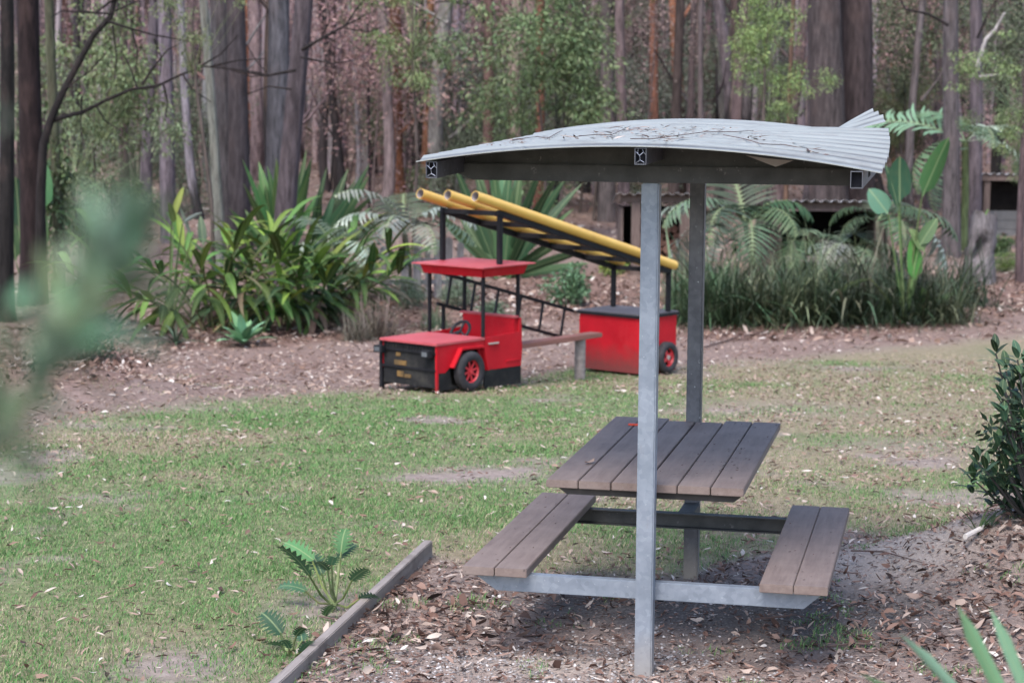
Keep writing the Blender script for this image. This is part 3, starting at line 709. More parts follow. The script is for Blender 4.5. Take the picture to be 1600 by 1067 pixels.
gymea(785, 435, 'large sword-leaved lily fanning out behind the red canopy', [(700, 262, .12), (722, 268, .12), (712, 330, .12), (688, 355, .12), (742, 262, .13), (755, 250, .13), (770, 258, .14), (788, 240, .15), (800, 252, .14), (814, 262, .14), (830, 250, .13), (850, 258, .12), (872, 272, .12), (895, 285, .12), (912, 292, .12), (902, 330, .11), (880, 370, .11), (905, 372, .1), (930, 395, .1), (665, 330, .1), (760, 300, .14), (805, 300, .14), (920, 420, .09), (860, 330, .12)], (.055, .12, .055))

# shell ginger: arching canes with paired leaves
def ginger(px, py, label, n, spread, hgt, col):
    b = G(px, py); t = thing('shell_ginger', label, 'ginger clump', b); cnt = 0
    for k in range(n):
        az = k*2.4+rnd.uniform(-.4, .4); r = math.sqrt((k+.5)/n); L = hgt*rnd.uniform(.8, 1.12)
        ox, oy = .35*spread*r*math.cos(az), .35*spread*r*math.sin(az)
        pts = [Vector((ox, oy, 0))]; lean = .1+.75*r*spread*rnd.uniform(.7, 1.1)
        d = Vector((math.cos(az)*math.sin(lean), math.sin(az)*math.sin(lean), math.cos(lean))); p = pts[0].copy()
        for s in range(7):
            p = p+d*L/7; pts.append(p.copy()); d = (d+Vector((math.cos(az)*.10, math.sin(az)*.10, -.05))).normalized()
        link('cane', MB().tube(pts, [.012]*7+[.006], 5).mesh('cane'), M['leaf1'], t, (.09, .10, .04))
        for s in range(2, 8):
            for q in (-1, 1):
                if rnd.random() < (.1 if s > 3 else .45) or cnt > 295: continue
                cnt += 1; dead = rnd.random() < (.2 if s < 4 else .03)
                a2 = az-math.pi/2+q*rnd.uniform(.15, 1.0); yel = rnd.random() < (.4 if s > 5 else .12)
                put_leaf(t, pts[s], a2, min(2.1, lean*.5+rnd.uniform(.15, .75)) if s > 5 else min(2.2, lean*.5+rnd.uniform(.6, 1.2)+(.4 if s < 5 else 0)), rnd.uniform(.62, .95), rnd.uniform(.085, .12), 'lance', rnd.choice((35, 60, 90)), jit(STRAW if dead else YGREEN if yel else col, .4), roll=rnd.uniform(-.4, .4))
    return t
ginger(338, 515, 'tall arching ginger clump with yellow-green leaves in the left garden', 21, 1.15, 1.7, (.06, .13, .028))
ginger(440, 510, 'dark lower ginger clump under the leaning trunk', 13, 1.0, .85, (.03, .065, .026))
ginger(492, 503, 'arching ginger clump spreading right towards the picket fence', 17, 1.0, 1.45, (.045, .10, .026))
def rosette(px, py, label, cat, name, n, L, W, col, shape='lance', lo=.2, hi=1.3, droop=35):
    b = G(px, py); t = thing(name, label, cat, b)
    for k in range(n):
        f = k/n; put_leaf(t, (0, 0, .03), k*2.4, lo+(hi-lo)*(1-f)+rnd.uniform(-.1, .1), L*rnd.uniform(.8, 1.1), W, shape, droop, jit(col, .2))
    return t
rosette(380, 541, 'small pale green agave rosette on the mulch before the ginger', 'agave', 'agave', 18, .46, .13, (.16, .33, .19))
rosette(275, 543, 'low dark strap-leaved plant at the left foot of the ginger', 'strap plant', 'strap_plant', 22, .42, .03, (.045, .075, .05), 'strap', .2, 1.3, 60)
rosette(500, 505, 'pale feathery fern-like rosette below the right ginger', 'strap plant', 'strap_plant', 18, .5, .035, (.13, .18, .13), 'strap', .3, 1.2, 80)

# palms
def frond_mesh(name, droop, n=19, hang=.5, seed=0):
    r = np.random.default_rng(seed); V, Fq = [], []
    m = 14; ts = np.linspace(0, 1, m); ang = np.radians(droop)*ts**1.3; yz = np.zeros((m, 2))
    for i in range(1, m):
        a = (ang[i]+ang[i-1])/2; yz[i] = yz[i-1]+np.array([math.sin(a), math.cos(a)])/(m-1)
    def pt(t): return np.array([np.interp(t, ts, yz[:, 0]), np.interp(t, ts, yz[:, 1])]), np.interp(t, ts, ang)
    for i in range(m-1):
        w0, w1 = .014*(1-ts[i])+.003, .014*(1-ts[i+1])+.003; b = len(V)
        V += [(-w0, *yz[i]), (w0, *yz[i]), (w1, *yz[i+1]), (-w1, *yz[i+1])]; Fq.append((b, b+1, b+2, b+3))
    for t in np.linspace(.16, .98, n):
        (y, z), a = pt(t); tang = np.array([0, math.sin(a), math.cos(a)]); nrm = np.array([0, -math.cos(a), math.sin(a)])
        L = .34*math.sin(math.pi*min(1, t*.8+.22))**.7+.05
        for sd_ in (-1, 1):
            d = np.array([sd_, 0, 0])*.85+tang*.5+nrm*.15; d /= np.linalg.norm(d); p = np.array([0, y, z]); ps = [p]
            for q in range(3):
                d = d+np.array([0, 0, -hang*.35])+r.normal(0, .05, 3); d /= np.linalg.norm(d); p = p+d*L/3; ps.append(p)
            wv = tang*.017; b = len(V); ws = [.5, 1, .8, .1]
            for q, k in zip(ps, ws): V += [tuple(q-wv*k), tuple(q+wv*k)]
            for q in range(3): Fq.append((b+2*q, b+2*q+1, b+2*q+3, b+2*q+2))
    me = npmesh(name, V, Fq); me.materials.append(M['leaf1']); return me
FRM = [frond_mesh('frond', d, 19, h, i) for i, (d, h) in enumerate(((60, .5), (100, .8), (130, .9), (80, 1.2)))]
PS = 1.0
def palm(base, label, fronds, trunk_top, name='palm', tr=.05, tcol=(.2, .2, .15)):
    b = np.array(base); t = thing(name, label, 'palm', b); top = np.array(trunk_top)-b
    link('trunk', MB().tube([(0, 0, -.1), tuple(top*.5+[.02, 0, 0]), tuple(top)], [tr*1.2, tr, tr*.9], 10).mesh('trunk', 0, True), M['bark'], t, (*tcol, 0))
    for az, tilt, L, k, col in fronds:
        o = bpy.data.objects.new('frond', FRM[k]); COL.objects.link(o); o.parent = t; o.color = (*jit(col, .15), 1)
        o.matrix_local = Matrix.Translation(top) @ Matrix.Rotation(rad(az), 4, 'Z') @ Matrix.Rotation(-rad(tilt), 4, 'X') @ Matrix.Rotation(rnd.uniform(-.3, .3), 4, 'Z') @ Matrix.Scale(L*PS, 4)
    return t
PG = (.09, .135, .085); PGL = (.30, .36, .30)
b = G(640, 462); palm(b, 'pale drooping palm standing over the picket fence', [(95, 40, 1.5, 2, PGL), (70, 55, 1.3, 1, PG), (120, 20, 1.5, 1, PGL), (-80, 30, 1.4, 2, PGL), (-100, 55, 1.3, 1, PG), (170, 35, 1.2, 2, PGL), (10, 25, 1.4, 1, PG), (-140, 50, 1.2, 2, PGL), (140, 55, 1.2, 2, PGL)], at(632, 365, b[1]))
b = G(515, 470); palm(b, 'small palm with one raised grey frond left of the fence', [(60, 30, 1.2, 1, PG), (-60, 40, 1.1, 1, PG), (110, 60, 1.0, 2, PGL), (-120, 60, 1.0, 2, PGL)], at(520, 385, b[1]))
PS = 1.75
b = G(1180, 452); b[1] -= .0; palm(b, 'dense palm between the wood hut and the dark shed', [(70, 50, 1.1, 1, PGL), (95, 35, 1.0, 2, PG), (60, 80, 1.0, 1, PGL), (-70, 50, .8, 2, (.04, .085, .045)), (-95, 30, .8, 2, (.05, .10, .05)), (180, 60, .9, 2, PG), (140, 45, 1.0, 2, (.06, .1, .06)), (-140, 40, .8, 2, (.06, .11, .06)), (100, 105, .9, 1, PGL), (20, 25, 1.0, 0, PG)], at(1165, 352, b[1]))
PS = 1.25
b = G(1372, 452); palm(b, 'palm with drooping green fronds right of the dark shed', [(75, 40, .8, 2, (.04, .085, .045)), (95, 65, .7, 2, (.07, .11, .07)), (-85, 60, 1.3, 1, PG), (-95, 85, 1.3, 1, PGL), (-150, 60, .9, 2, (.04, .085, .045)), (-40, 45, 1.0, 1, PG), (-120, 40, .9, 2, (.05, .1, .05))], at(1372, 345, b[1]))
PS = 1.3
b = G(1255, 455); palm(b, 'low ragged palm with a dry brown frond in front of the dark shed', [(80, 60, .9, 1, (.05, .1, .05)), (60, 35, .8, 2, PG), (-80, 70, .9, 2, (.2, .16, .13)), (100, 95, .8, 1, (.19, .15, .13)), (170, 70, .8, 2, (.05, .09, .045)), (-50, 40, .7, 2, PG)], at(1238, 378, b[1]))
b = G(1330, 462); palm(b, 'low dark palm among the rushes below the shed sill', [(85, 65, .8, 1, PGL), (-85, 65, .8, 1, (.05, .1, .05)), (150, 60, .8, 2, PGL), (40, 40, .7, 2, (.05, .09, .045)), (-140, 75, .7, 2, PG)], at(1325, 388, b[1]))
PS = 1.1
b = G(1505, 392); palm(b, 'slender ringed palm between two grey trunks', [(75, 62, 2.2, 0, (.12, .2, .13)), (95, 80, 1.6, 2, (.12, .19, .12)), (-75, 50, 1.5, 1, PGL), (-90, 75, 1.4, 1, PGL), (110, 110, 1.5, 1, PG), (-150, 40, 1.2, 2, PG), (30, 30, 1.4, 1, PG)], at(1508, 222, b[1]), tr=.07, tcol=(.13, .17, .08))
def fan_palm(px, py, label, fans):
    b = G(px, py); t = thing('fan_palm', label, 'fan palm', b)
    for tx, ty, R in fans:
        c = at(tx, ty, b[1])-b
        link('leaf_stalk', MB().tube([(0, 0, 0), tuple(c*.55+[0, .05, .15]), tuple(c)], [.012, .009, .007], 5).mesh('leaf_stalk'), M['leaf1'], t, (.12, .15, .07))
        for k in range(15):
            a = rad(-105+15*k); v = Vector((math.sin(a), -.25, math.cos(a)*.6-.35))
            az = math.atan2(-v.x, v.y); put_leaf(t, tuple(c), az, math.acos(v.normalized().z), R*rnd.uniform(.85, 1.05), .045, 'blade', 35, jit((.18, .23, .17), .15), 'leaflet')
    return t
fan_palm(1150, 470, 'fan palm with pale pleated leaves beside the wood hut', [(1122, 352, .5), (1145, 375, .42)])
fan_palm(1345, 470, 'fan palm with one pale leaf before the dark shed', [(1335, 366, .48)])

# broad-leaved bird-of-paradise plants
def bop(base, label, leaves, name='bird_of_paradise'):
    b = np.array(base); t = thing(name, label, 'broad-leaved plant', b)
    for (sx_, sy_, tx, ty, W, col) in leaves:      # leaf foot and leaf tip
        f0 = at(sx_, sy_, b[1])-b; tip = at(tx, ty, b[1]+rnd.uniform(-.2, .2))-b
        lf = tip-f0; L = float(np.linalg.norm(lf))
        st_ = link('leaf_stalk', MB().tube([(rnd.uniform(-.05, .05), 0, -.05), tuple(f0*.6+[0, 0, .03]), tuple(f0)], [.022, .014, .009], 6).mesh('leaf_stalk', 0, True), M['leaf1'], t, (.11, .16, .06))
        az = math.atan2(-lf[0], lf[1]); tilt = math.acos(lf[2]/L)
        put_leaf(st_, tuple(f0), az, tilt-.12, L*1.05, W, 'ovate', 15, jit(col, .1), 'leaf_blade', facing(lf))
    return t
BG = (.035, .10, .05); BD = (.032, .08, .03)
bop(G(1412, 505), 'tall broad-leaved plant with a bright oval leaf at the front of the rush bed', [(1428, 440, 1420, 376, .27, (.05, .145, .035)), (1406, 318, 1398, 248, .34, BG), (1440, 310, 1490, 222, .27, BD), (1388, 335, 1355, 300, .3, (.06, .13, .09)), (1436, 385, 1468, 345, .2, (.03, .07, .025)), (1412, 470, 1398, 425, .16, BG), (1360, 435, 1300, 470, .13, (.09, .12, .05)), (1445, 395, 1420, 360, .2, (.06, .11, .04)), (1404, 330, 1380, 262, .2, BG)])
bop(G(1452, 500), 'low pale broad-leaved plant right of the tall one', [(1450, 478, 1438, 452, .13, (.13, .27, .09)), (1455, 480, 1490, 462, .12, (.13, .25, .12)), (1445, 490, 1470, 487, .1, (.15, .27, .1)), (1440, 485, 1430, 470, .1, (.13, .24, .08))])
bop(at(40, 480, 30.5)*[1, 1, 0]+[0, 0, float(gz(at(40, 480, 30.5)[0], 30.5))], 'broad dark leaves showing behind the left bark trunk', [(30, 360, 24, 280, .3, BG), (70, 330, 66, 255, .28, BG), (60, 420, 78, 340, .25, BD), (25, 410, 12, 340, .22, BD)])
bop(G(262, 520), 'thin tall plant with narrow upright leaves at the left end of the ginger', [(272, 350, 262, 318, .1, (.15, .22, .04)), (268, 345, 290, 296, .09, (.17, .24, .05)), (285, 350, 318, 335, .06, (.17, .21, .2)), (300, 370, 275, 325, .05, (.17, .2, .19)), (318, 385, 312, 340, .12, (.09, .15, .1))])

# rush clumps
def clump_mesh(name, n, hgt, sprd, wd, seed, seg=5):
    r = np.random.default_rng(seed); V, Fq = [], []
    for k in range(n):
        az = r.uniform(0, 2*np.pi); lean = abs(r.normal(0, .7)); L = hgt*r.uniform(.4, 1.2); o = r.normal(0, sprd, 2)
        p = np.array([o[0], o[1], 0.]); b = len(V); a = lean
        side = np.array([-math.sin(az+r.normal(0, .5)), math.cos(az), 0])*wd*r.uniform(.6, 1.3)
        for s in range(seg+1):
            k2 = (1-s/seg)**.6 if s else .8
            V += [tuple(p-side*k2*.5), tuple(p+side*k2*.5)]
            p = p+np.array([math.cos(az)*math.sin(a), math.sin(az)*math.sin(a), math.cos(a)])*L/seg; a += r.uniform(.1, .42)*(.4+lean)
        for s in range(seg): q = b+2*s; Fq.append((q, q+1, q+3, q+2))
    me = npmesh(name, V, Fq); me.materials.append(M['leaf']); return me
RUSH = [clump_mesh('rush_clump', 210, 1.3, .2, .024, i) for i in range(3)]
BROAD = [clump_mesh('rush_clump', 80, 1.25, .16, .05, 20+i, 6) for i in range(2)]
for k, px in enumerate(range(1095, 1500, 36)):
    b = G(px+rnd.uniform(-14, 14), 500-(px-1085)*.012); o = link('broad_rush', BROAD[k % 2], None, None, jit((.055, .10, .05) if rnd.random() < .6 else (.13, .135, .08), .3))
    o.location = b; o.rotation_euler = (0, 0, rnd.uniform(0, 6)); s_ = rnd.uniform(.7, 1.05); o.scale = (s_, s_, s_*rnd.uniform(.8, 1.05))
    tag(o, 'broad arching strap-leaved clump among the rushes before the dark shed', 'strap clump', 'broad strap clumps among the rushes')
k = 0
for px in range(1085, 1500, 33):
    for row, py in enumerate((508, 486)):
        b = G(px+rnd.uniform(-10, 10)+row*15, py-(px-1085)*.012); o = link('rush_clump', RUSH[k % 3], None, None, jit((.022, .042, .02) if rnd.random() < .65 else (.07, .085, .045), .4)); k += 1
        o.location = b; o.rotation_euler = (0, 0, rnd.uniform(0, 6)); s_ = rnd.uniform(.65, 1.02)*(1 if row else .9); o.scale = (s_, s_, s_*rnd.uniform(.85, 1.05))
        tag(o, 'tall dark green rush clump in the long bed before the dark shed', 'rush clump', 'rush clumps in the bed before the sheds')
def rush(px, py, label, col, sc, sz=1, name='grass_tussock'):
    o = link(name, RUSH[rnd.randrange(3)], None, None, col); o.location = G(px, py); o.scale = (sc, sc, sc*sz); o.rotation_euler = (0, 0, rnd.uniform(0, 6)); return tag(o, label, 'grass tussock')
rush(592, 527, 'brownish fine grass tussock left of the red cab', (.13, .105, .085), .62, .85)
rush(560, 532, 'smaller brown grass tussock between the ginger and the cab', (.10, .09, .07), .45, .8)
rush(1065, 470, 'green grass tussock behind the right end of the yellow pipes', (.08, .12, .06), .6, 1)
rush(680, 512, 'green tuft behind the steering wheel', (.10, .16, .09), .38, .8)
rush(800, 515, 'pale green tuft behind the ladder', (.10, .15, .10), .35, .8)

# ------------------------------------------------------------------ crowns of small leaves (unit size, scaled per tree)
def crown_mesh(name, nclump, nleaf, L, wd, seed, rx=1, rz=1, hang=.6, cl=.22, twigs=True):
    r = np.random.default_rng(seed)
    c = r.normal(0, 1, (nclump, 3)); c /= np.linalg.norm(c, axis=1)[:, None]; c *= (r.random((nclump, 1))**.45)
    if twigs:       # open crowns: a few uneven sprays instead of one ball
        lob = r.normal(0, .62, (7, 3)); c = lob[r.integers(0, 7, nclump)]+r.normal(0, .27, (nclump, 3))
    c *= [rx, rx, rz]
    C = np.repeat(c, nleaf, 0); n = len(C); off = r.normal(0, cl, (n, 3))*[1, 1, .7]; p = C+off
    d = off/np.linalg.norm(off, axis=1)[:, None]+[0, 0, -hang]+r.normal(0, .35, (n, 3)); d /= np.linalg.norm(d, axis=1)[:, None]
    s = np.cross(d, r.normal(0, 1, (n, 3))); s /= np.linalg.norm(s, axis=1)[:, None]
    Ln = L*r.uniform(.6, 1.25, (n, 1)); W = wd*r.uniform(.7, 1.2, (n, 1))
    V = np.stack([p, p+d*Ln*.45+s*W, p+d*Ln, p+d*Ln*.45-s*W], 1).reshape(-1, 3); Fq = np.arange(n*4).reshape(n, 4)
    if twigs is True:
        tv, tf = [], []; b = len(V)
        for q in c:
            for e in range(2):
                a = np.array([0, 0, -rz*.9])*(.6 if e else 1)+r.normal(0, .06, 3); m = (a+q)/2+r.normal(0, .08, 3); e1 = np.array([.008, 0, 0]); 
                tv += [a-e1, a+e1, m+e1*.7, m-e1*.7, q+e1*.3, q-e1*.3]; j = b+len(tv)-6; tf += [(j, j+1, j+2, j+3), (j+3, j+2, j+4, j+5)]
                if e == 0: break
        V = np.vstack([V, tv]); Fq = np.vstack([Fq, tf])
    me = npmesh(name, V, Fq); me.materials.append(M['leaf']); return me
CR = [crown_mesh('crown', 80, 64, .11, .02, 1, 1, 1.1, .8, .13), crown_mesh('crown', 54, 60, .13, .02, 2, 1, 1.25, 1.2, .13), crown_mesh('crown', 110, 76, .085, .014, 3, 1.2, .85, .3, .16), crown_mesh('crown', 30, 46, .12, .021, 4, 1, 1.2, 1.0, .11)]
BUSH = [crown_mesh('foliage', 60, 60, .13, .022, 8, 1, .8, -.3, .16, False), crown_mesh('foliage', 40, 40, .22, .045, 9, 1, .8, .1, .14, False)]

def trunk_mesh(name, p0, p1, r0, r1, seed, sides=16, flare=.5, wob=.06, ridge=.06, base=.8):
    r = np.random.default_rng(seed); p0, p1 = np.array(p0, float), np.array(p1, float); Lh = np.linalg.norm(p1-p0)
    n = max(10, int(Lh*2.2)); ts = np.linspace(0, 1, n+1); V = []
    ph = r.uniform(0, 6, 4); rid = r.normal(0, 1, sides)
    for i, t in enumerate(ts):
        c = p0+(p1-p0)*t; h = t*Lh
        c = c+np.array([math.sin(h*.5+ph[0]), math.sin(h*.43+ph[1]), 0])*wob*min(1, h)
        R = r0+(r1-r0)*t+flare*r0*math.exp(-h/base)
        rid = rid*.93+r.normal(0, .3, sides)
        for k in range(sides):
            a = 2*math.pi*k/sides; q = R*(1+ridge*rid[k]*.8)
            V.append((c[0]+q*math.cos(a), c[1]+q*math.sin(a), c[2]))
    i, k = np.meshgrid(np.arange(n), np.arange(sides), indexing='ij'); k2 = (k+1) % sides
    Fq = np.stack([i*sides+k, i*sides+k2, (i+1)*sides+k2, (i+1)*sides+k], -1).reshape(-1, 4)
    me = npmesh(name, V, Fq, True); me.materials.append(M['bark']); return me
GL, BR, DK, OR, PL = (.135, .11, .12), (.085, .06, .057), (.045, .036, .037), (.29, .125, .075), (.33, .295, .31)
def branch_mesh(pts, r0, r1, sides=7):
    m = len(pts); return MB().tube(pts, [r0+(r1-r0)*i/(m-1) for i in range(m)], sides).mesh('branch', 0, True)
def tree(xt, xb, wpx, d, col, label, char=0, extra=4.5, seed=None, flare=.4, group=None, name='gum_tree', wtop=None, ridge=.03):
    sd_ = seed if seed is not None else int(xt*7+xb*3+d*11)
    bx = at(xb, 350, d)[0]; base = np.array([bx, d, float(gz(bx, d))])
    top = at(xt, 0, d); dirv = top-base; tp_ = base+dirv*(1+extra/dirv[2])
    r0 = wpx*d/F_PX/2; r1 = r0*.72 if wtop is None else wtop*d/F_PX/2
    t = thing(name, label, 'tree', base, 0, group)
    link('trunk', trunk_mesh('trunk', (0, 0, -.25), tp_-base, r0, r1, sd_, 26 if wpx > 22 else 12, flare, .05 if wpx < 30 else .03, ridge), None, t, (*jit(col, .08), char))
    return t, base
T_ = {}
for key, a in dict(
    T0=(4, 8, 24, 28, (.022, .018, .018), 'dark rough trunk at the very left edge'),
    T1=(47, 48, 38, 29.5, (.028, .02, .019), 'dark rough-barked trunk near the left edge with broad leaves behind it'),
    T2=(82, 88, 17, 31, (.10, .10, .065), 'mossy trunk wrapped in small green creeper'),
    T3=(196, 198, 14, 40, BR, 'straight brown trunk left of the two lilac-grey trunks'),
    T4=(238, 229, 18, 41, GL, 'slightly leaning lilac-grey trunk left of the pale smooth one'),
    T5=(253, 266, 24, 37, (.20, .168, .19), 'smooth pale lilac trunk rising behind the left end of the ginger'),
    T6=(320, 341, 16, 33, (.21, .2, .185), 'slim mottled pale trunk against the twin dark trunks'),
    T7=(345, 352, 34, 36, (.085, .072, .078), 'left trunk of the dark twin pair behind the ginger'),
    T7b=(366, 376, 34, 35.3, (.065, .055, .06), 'right trunk of the dark twin pair behind the ginger'),
    T8=(434, 428, 37, 36, (.125, .112, .12), 'thick grey trunk behind the leaning one'),
    T8b=(474, 437, 33, 32.2, (.095, .08, .084), 'grey trunk leaning left into the ginger bed'),
    T9=(522, 524, 9, 46, DK, 'very thin dark trunk right of the leaning trunk', .1),
    T10=(571, 574, 15, 52, PL, 'pale whitish trunk in the middle of the burnt forest'),
    T10b=(586, 584, 12, 53, (.07, .055, .06), 'black burnt trunk touching the pale whitish one', .5),
    T11=(670, 665, 13, 50, OR, 'orange-brown peeling trunk above the left end of the shelter roof'),
    T12=(716, 718, 14, 48, PL, 'pale slim trunk above the yellow pipes'),
    T12b=(764, 757, 18, 42, (.14, .085, .075), 'red-brown trunk above the left half of the shelter roof'),
    T13=(846, 838, 15, 41, (.22, .09, .065), 'rusty red trunk half hidden by green saplings above the roof'),
    T14=(944, 948, 24, 42, GL, 'left trunk of the grey pair behind the roof'),
    T14b=(972, 973, 18, 40.5, (.16, .125, .125), 'right slimmer trunk of the grey pair behind the roof'),
    T15=(1023, 1016, 15, 44, (.27, .135, .085), 'orange-brown trunk right of the grey pair'),
    T16=(1060, 1055, 17, 41, (.065, .048, .048), 'dark straight trunk above the front post'),
    T17=(1085, 1080, 11, 45, (.15, .115, .115), 'thin grey-brown trunk right of the dark one', 0),
    T18=(1127, 1122, 14, 47, (.15, .125, .12), 'slim grey trunk left of the thick leaning trunk'),
    T19=(1166, 1146, 27, 43, (.16, .122, .12), 'thick trunk leaning right with red-brown patches'),
    T20=(1288, 1296, 58, 38.5, (.075, .06, .064), 'left trunk of the massive pair behind the torn roof corner'),
    T20b=(1336, 1340, 56, 39.2, (.065, .05, .053), 'right trunk of the massive pair behind the torn roof corner'),
    T21=(1374, 1380, 13, 58, PL, 'pale trunk just right of the massive pair'),
    T22=(1489, 1486, 27, 36, (.12, .098, .105), 'tall grey-brown trunk left of the slender palm'),
    T23=(1523, 1520, 22, 39, (.14, .122, .13), 'smooth grey trunk right of the slender palm'),
    T24=(1606, 1598, 12, 33, (.12, .09, .085), 'brown trunk cut by the right edge'),
).items():
    T_[key] = tree(*a)
# lower limbs of the dark left tree (a second stem forking low)
t, b = tree(176, 60, 16, 29.0, (.028, .023, .023), 'forked tree with long bare limbs crossing the upper left', extra=1.2, flare=.3, wtop=13)
def limb(t, b, d, pix, r0, r1, name='branch', col=(.026, .021, .021)):
    pts = [tuple(at(x, y, d+rnd.uniform(-.15, .15))-b) for x, y in pix]
    return link(name, branch_mesh(pts, r0, r1), M['bark'], t, (*col, 0))
t.children[0].data = MB().tube([tuple(at(x, y, 29.0)-b) for x, y in ((62, 470), (64, 300), (68, 225), (80, 185), (100, 140), (122, 100), (146, 55), (172, 28), (190, -40), (215, -160))], [.08, .07, .062, .056, .05, .046, .043, .04, .03, .015], 10).mesh('trunk', 0, True)
t.children[0].data.materials.append(M['bark'])
limb(t, b, 29, [(80, 190), (100, 183), (130, 175), (165, 157), (205, 140), (245, 135), (285, 116), (318, 104), (360, 108), (410, 114)], .036, .007)
limb(t, b, 29, [(168, 34), (200, 44), (240, 55), (280, 62), (310, 68)], .022, .006)
limb(t, b, 29, [(222, 133), (240, 105), (262, 78), (290, 64)], .022, .004)
limb(t, b, 29, [(190, -10), (150, 20), (95, 18), (80, 28)], .02, .006)
limb(t, b, 29, [(120, 18), (170, 22), (215, 2)], .02, .01)
for pts in ([(310, 106), (345, 85), (372, 55)], [(330, 104), (370, 95), (415, 92)], [(285, 116), (300, 140), (330, 160)], [(255, 132), (262, 160), (258, 190)], [(215, 140), (205, 110), (190, 80)], [(240, 60), (252, 90), (250, 120)], [(128, 150), (126, 190), (130, 230)], [(176, 40), (182, 90), (178, 130)], [(205, 44), (215, 80), (212, 115)], [(150, 165), (165, 190), (190, 205)], [(360, 108), (392, 120), (430, 118)], [(100, 140), (140, 112), (165, 85)]):
    limb(t, b, 29, pts, .016, .007, 'twig')
t2, b2 = T_['T8b']
for pts, r in (([(472, 78), (500, 62), (540, 40), (580, 20)], .02), ([(462, 110), (420, 118), (370, 112), (335, 100)], .016), ([(540, 40), (560, 10), (590, -20)], .01), ([(470, 90), (520, 100), (560, 92)], .01), ([(455, 140), (420, 135), (380, 150)], .01), ([(500, 62), (515, 35), (512, 5)], .008), ([(540, 45), (575, 50), (600, 42)], .007), ([(420, 118), (400, 95), (385, 70)], .007)):
    limb(t2, b2, 31.5, pts, r*1.7, .007, 'twig')
t3, b3 = T_['T23']
limb(t3, b3, 38.6, [(1526, 110), (1540, 62), (1556, 45), (1570, 20)], .05, .02, col=(.5, .46, .45))
limb(t3, b3, 38.6, [(1530, 120), (1560, 117), (1585, 122)], .02, .01, col=(.4, .36, .36))
limb(t3, b3, 38.6, [(1527, 60), (1545, 20), (1570, -20)], .03, .01)
limb(T_['T22'][0], T_['T22'][1], 35.5, [(1482, 40), (1450, 22), (1415, 15), (1395, -20)], .03, .012)
limb(T_['T12b'][0], T_['T12b'][1], 41.5, [(757, 35), (735, 8), (700, 2), (665, 5)], .04, .012)
limb(T_['T16'][0], T_['T16'][1], 40.6, [(1050, 125), (1036, 100), (1022, 78)], .03, .012)

# saplings and understorey: trunk + crown; (x, y, radius px, distance, crown, colour, label)
SAP = [
    (150, 120, 75, 34, 0, (.10, .155, .06), 'light green sapling left of the straight brown trunk'),
    (105, 235, 62, 32, 1, (.10, .155, .07), 'green sapling behind the mossy trunk'),
    (215, 240, 60, 42, 2, (.075, .11, .07), 'dull green shrub-like sapling behind the lilac trunks'),
    (175, 320, 60, 37, 0, (.085, .125, .06), 'low green sapling at the foot of the straight brown trunk'),
    (300, 190, 50, 44, 2, (.065, .1, .06), 'dark green sapling behind the slim mottled trunk'),
    (645, 15, 52, 36, 1, (.11, .17, .055), 'bright leafy branch end hanging above the orange trunk'),
    (560, 175, 38, 50, 2, (.10, .13, .075), 'pale green sapling beside the pale whitish trunk'),
    (715, 165, 85, 46, 2, (.085, .115, .085), 'wide grey-green sapling above the left of the roof'),
    (640, 180, 55, 52, 2, (.09, .11, .085), 'misty grey-green sapling left of the orange trunk'),
    (835, 60, 70, 38, 0, (.075, .135, .05), 'green sapling hiding the top of the rusty trunk'),
    (885, 135, 70, 38.5, 0, (.085, .145, .055), 'mid green sapling right of the rusty trunk'),
    (800, 120, 60, 39, 1, (.08, .14, .055), 'drooping green sapling left of the rusty trunk'),
    (905, 200, 75, 44, 2, (.075, .10, .075), 'grey-green sapling low behind the roof crest'),
    (985, 165, 62, 47, 2, (.08, .105, .08), 'dull grey sapling around the grey trunk pair'),
    (770, 245, 62, 43, 2, (.07, .105, .065), 'dark sapling behind the left slope of the roof'),
    (935, 30, 45, 42, 3, (.10, .155, .06), 'sparse green sapling above the grey trunk pair'),
    (1200, 45, 42, 34, 0, (.125, .21, .055), 'bright green sapling left of the massive trunk pair'),
    (1206, 140, 36, 34.5, 1, (.11, .185, .055), 'bright drooping sapling below the first by the massive pair'),
    (1120, 130, 48, 52, 2, (.09, .12, .075), 'pale sapling behind the slim grey trunks'),
    (1415, 75, 75, 43, 2, (.08, .115, .06), 'olive sapling left of the tall grey-brown trunk'),
    (1435, 175, 52, 46, 2, (.09, .12, .06), 'olive sapling behind the torn roof corner'),
    (1402, 180, 36, 44, 3, (.11, .16, .055), 'thin yellow-green sapling beside the massive pair'),
    (1575, 70, 70, 41, 2, (.07, .10, .055), 'dark green sapling behind the bare white limb'),
    (1596, 130, 42, 33, 1, (.115, .19, .06), 'bright leafy sapling at the right edge'),
    (1592, 205, 30, 33.5, 1, (.10, .165, .06), 'drooping leafy sapling low at the right edge'),
    (300, 50, 45, 28.5, 3, (.09, .13, .05), 'sparse hanging leaves above the mottled trunk'),
    (30, 130, 55, 36, 2, (.075, .10, .06), 'dark green sapling between the two left trunks'),
    (560, 20, 45, 47, 3, (.10, .13, .06), 'thin leafy sapling over the burnt trunks'),
    (1050, 40, 60, 55, 2, (.085, .11, .075), 'hazy sapling behind the dark straight trunk'),
    (410, 150, 45, 58, 2, (.075, .10, .065), 'distant green sapling between the twin pair and the thick grey trunk'),
]
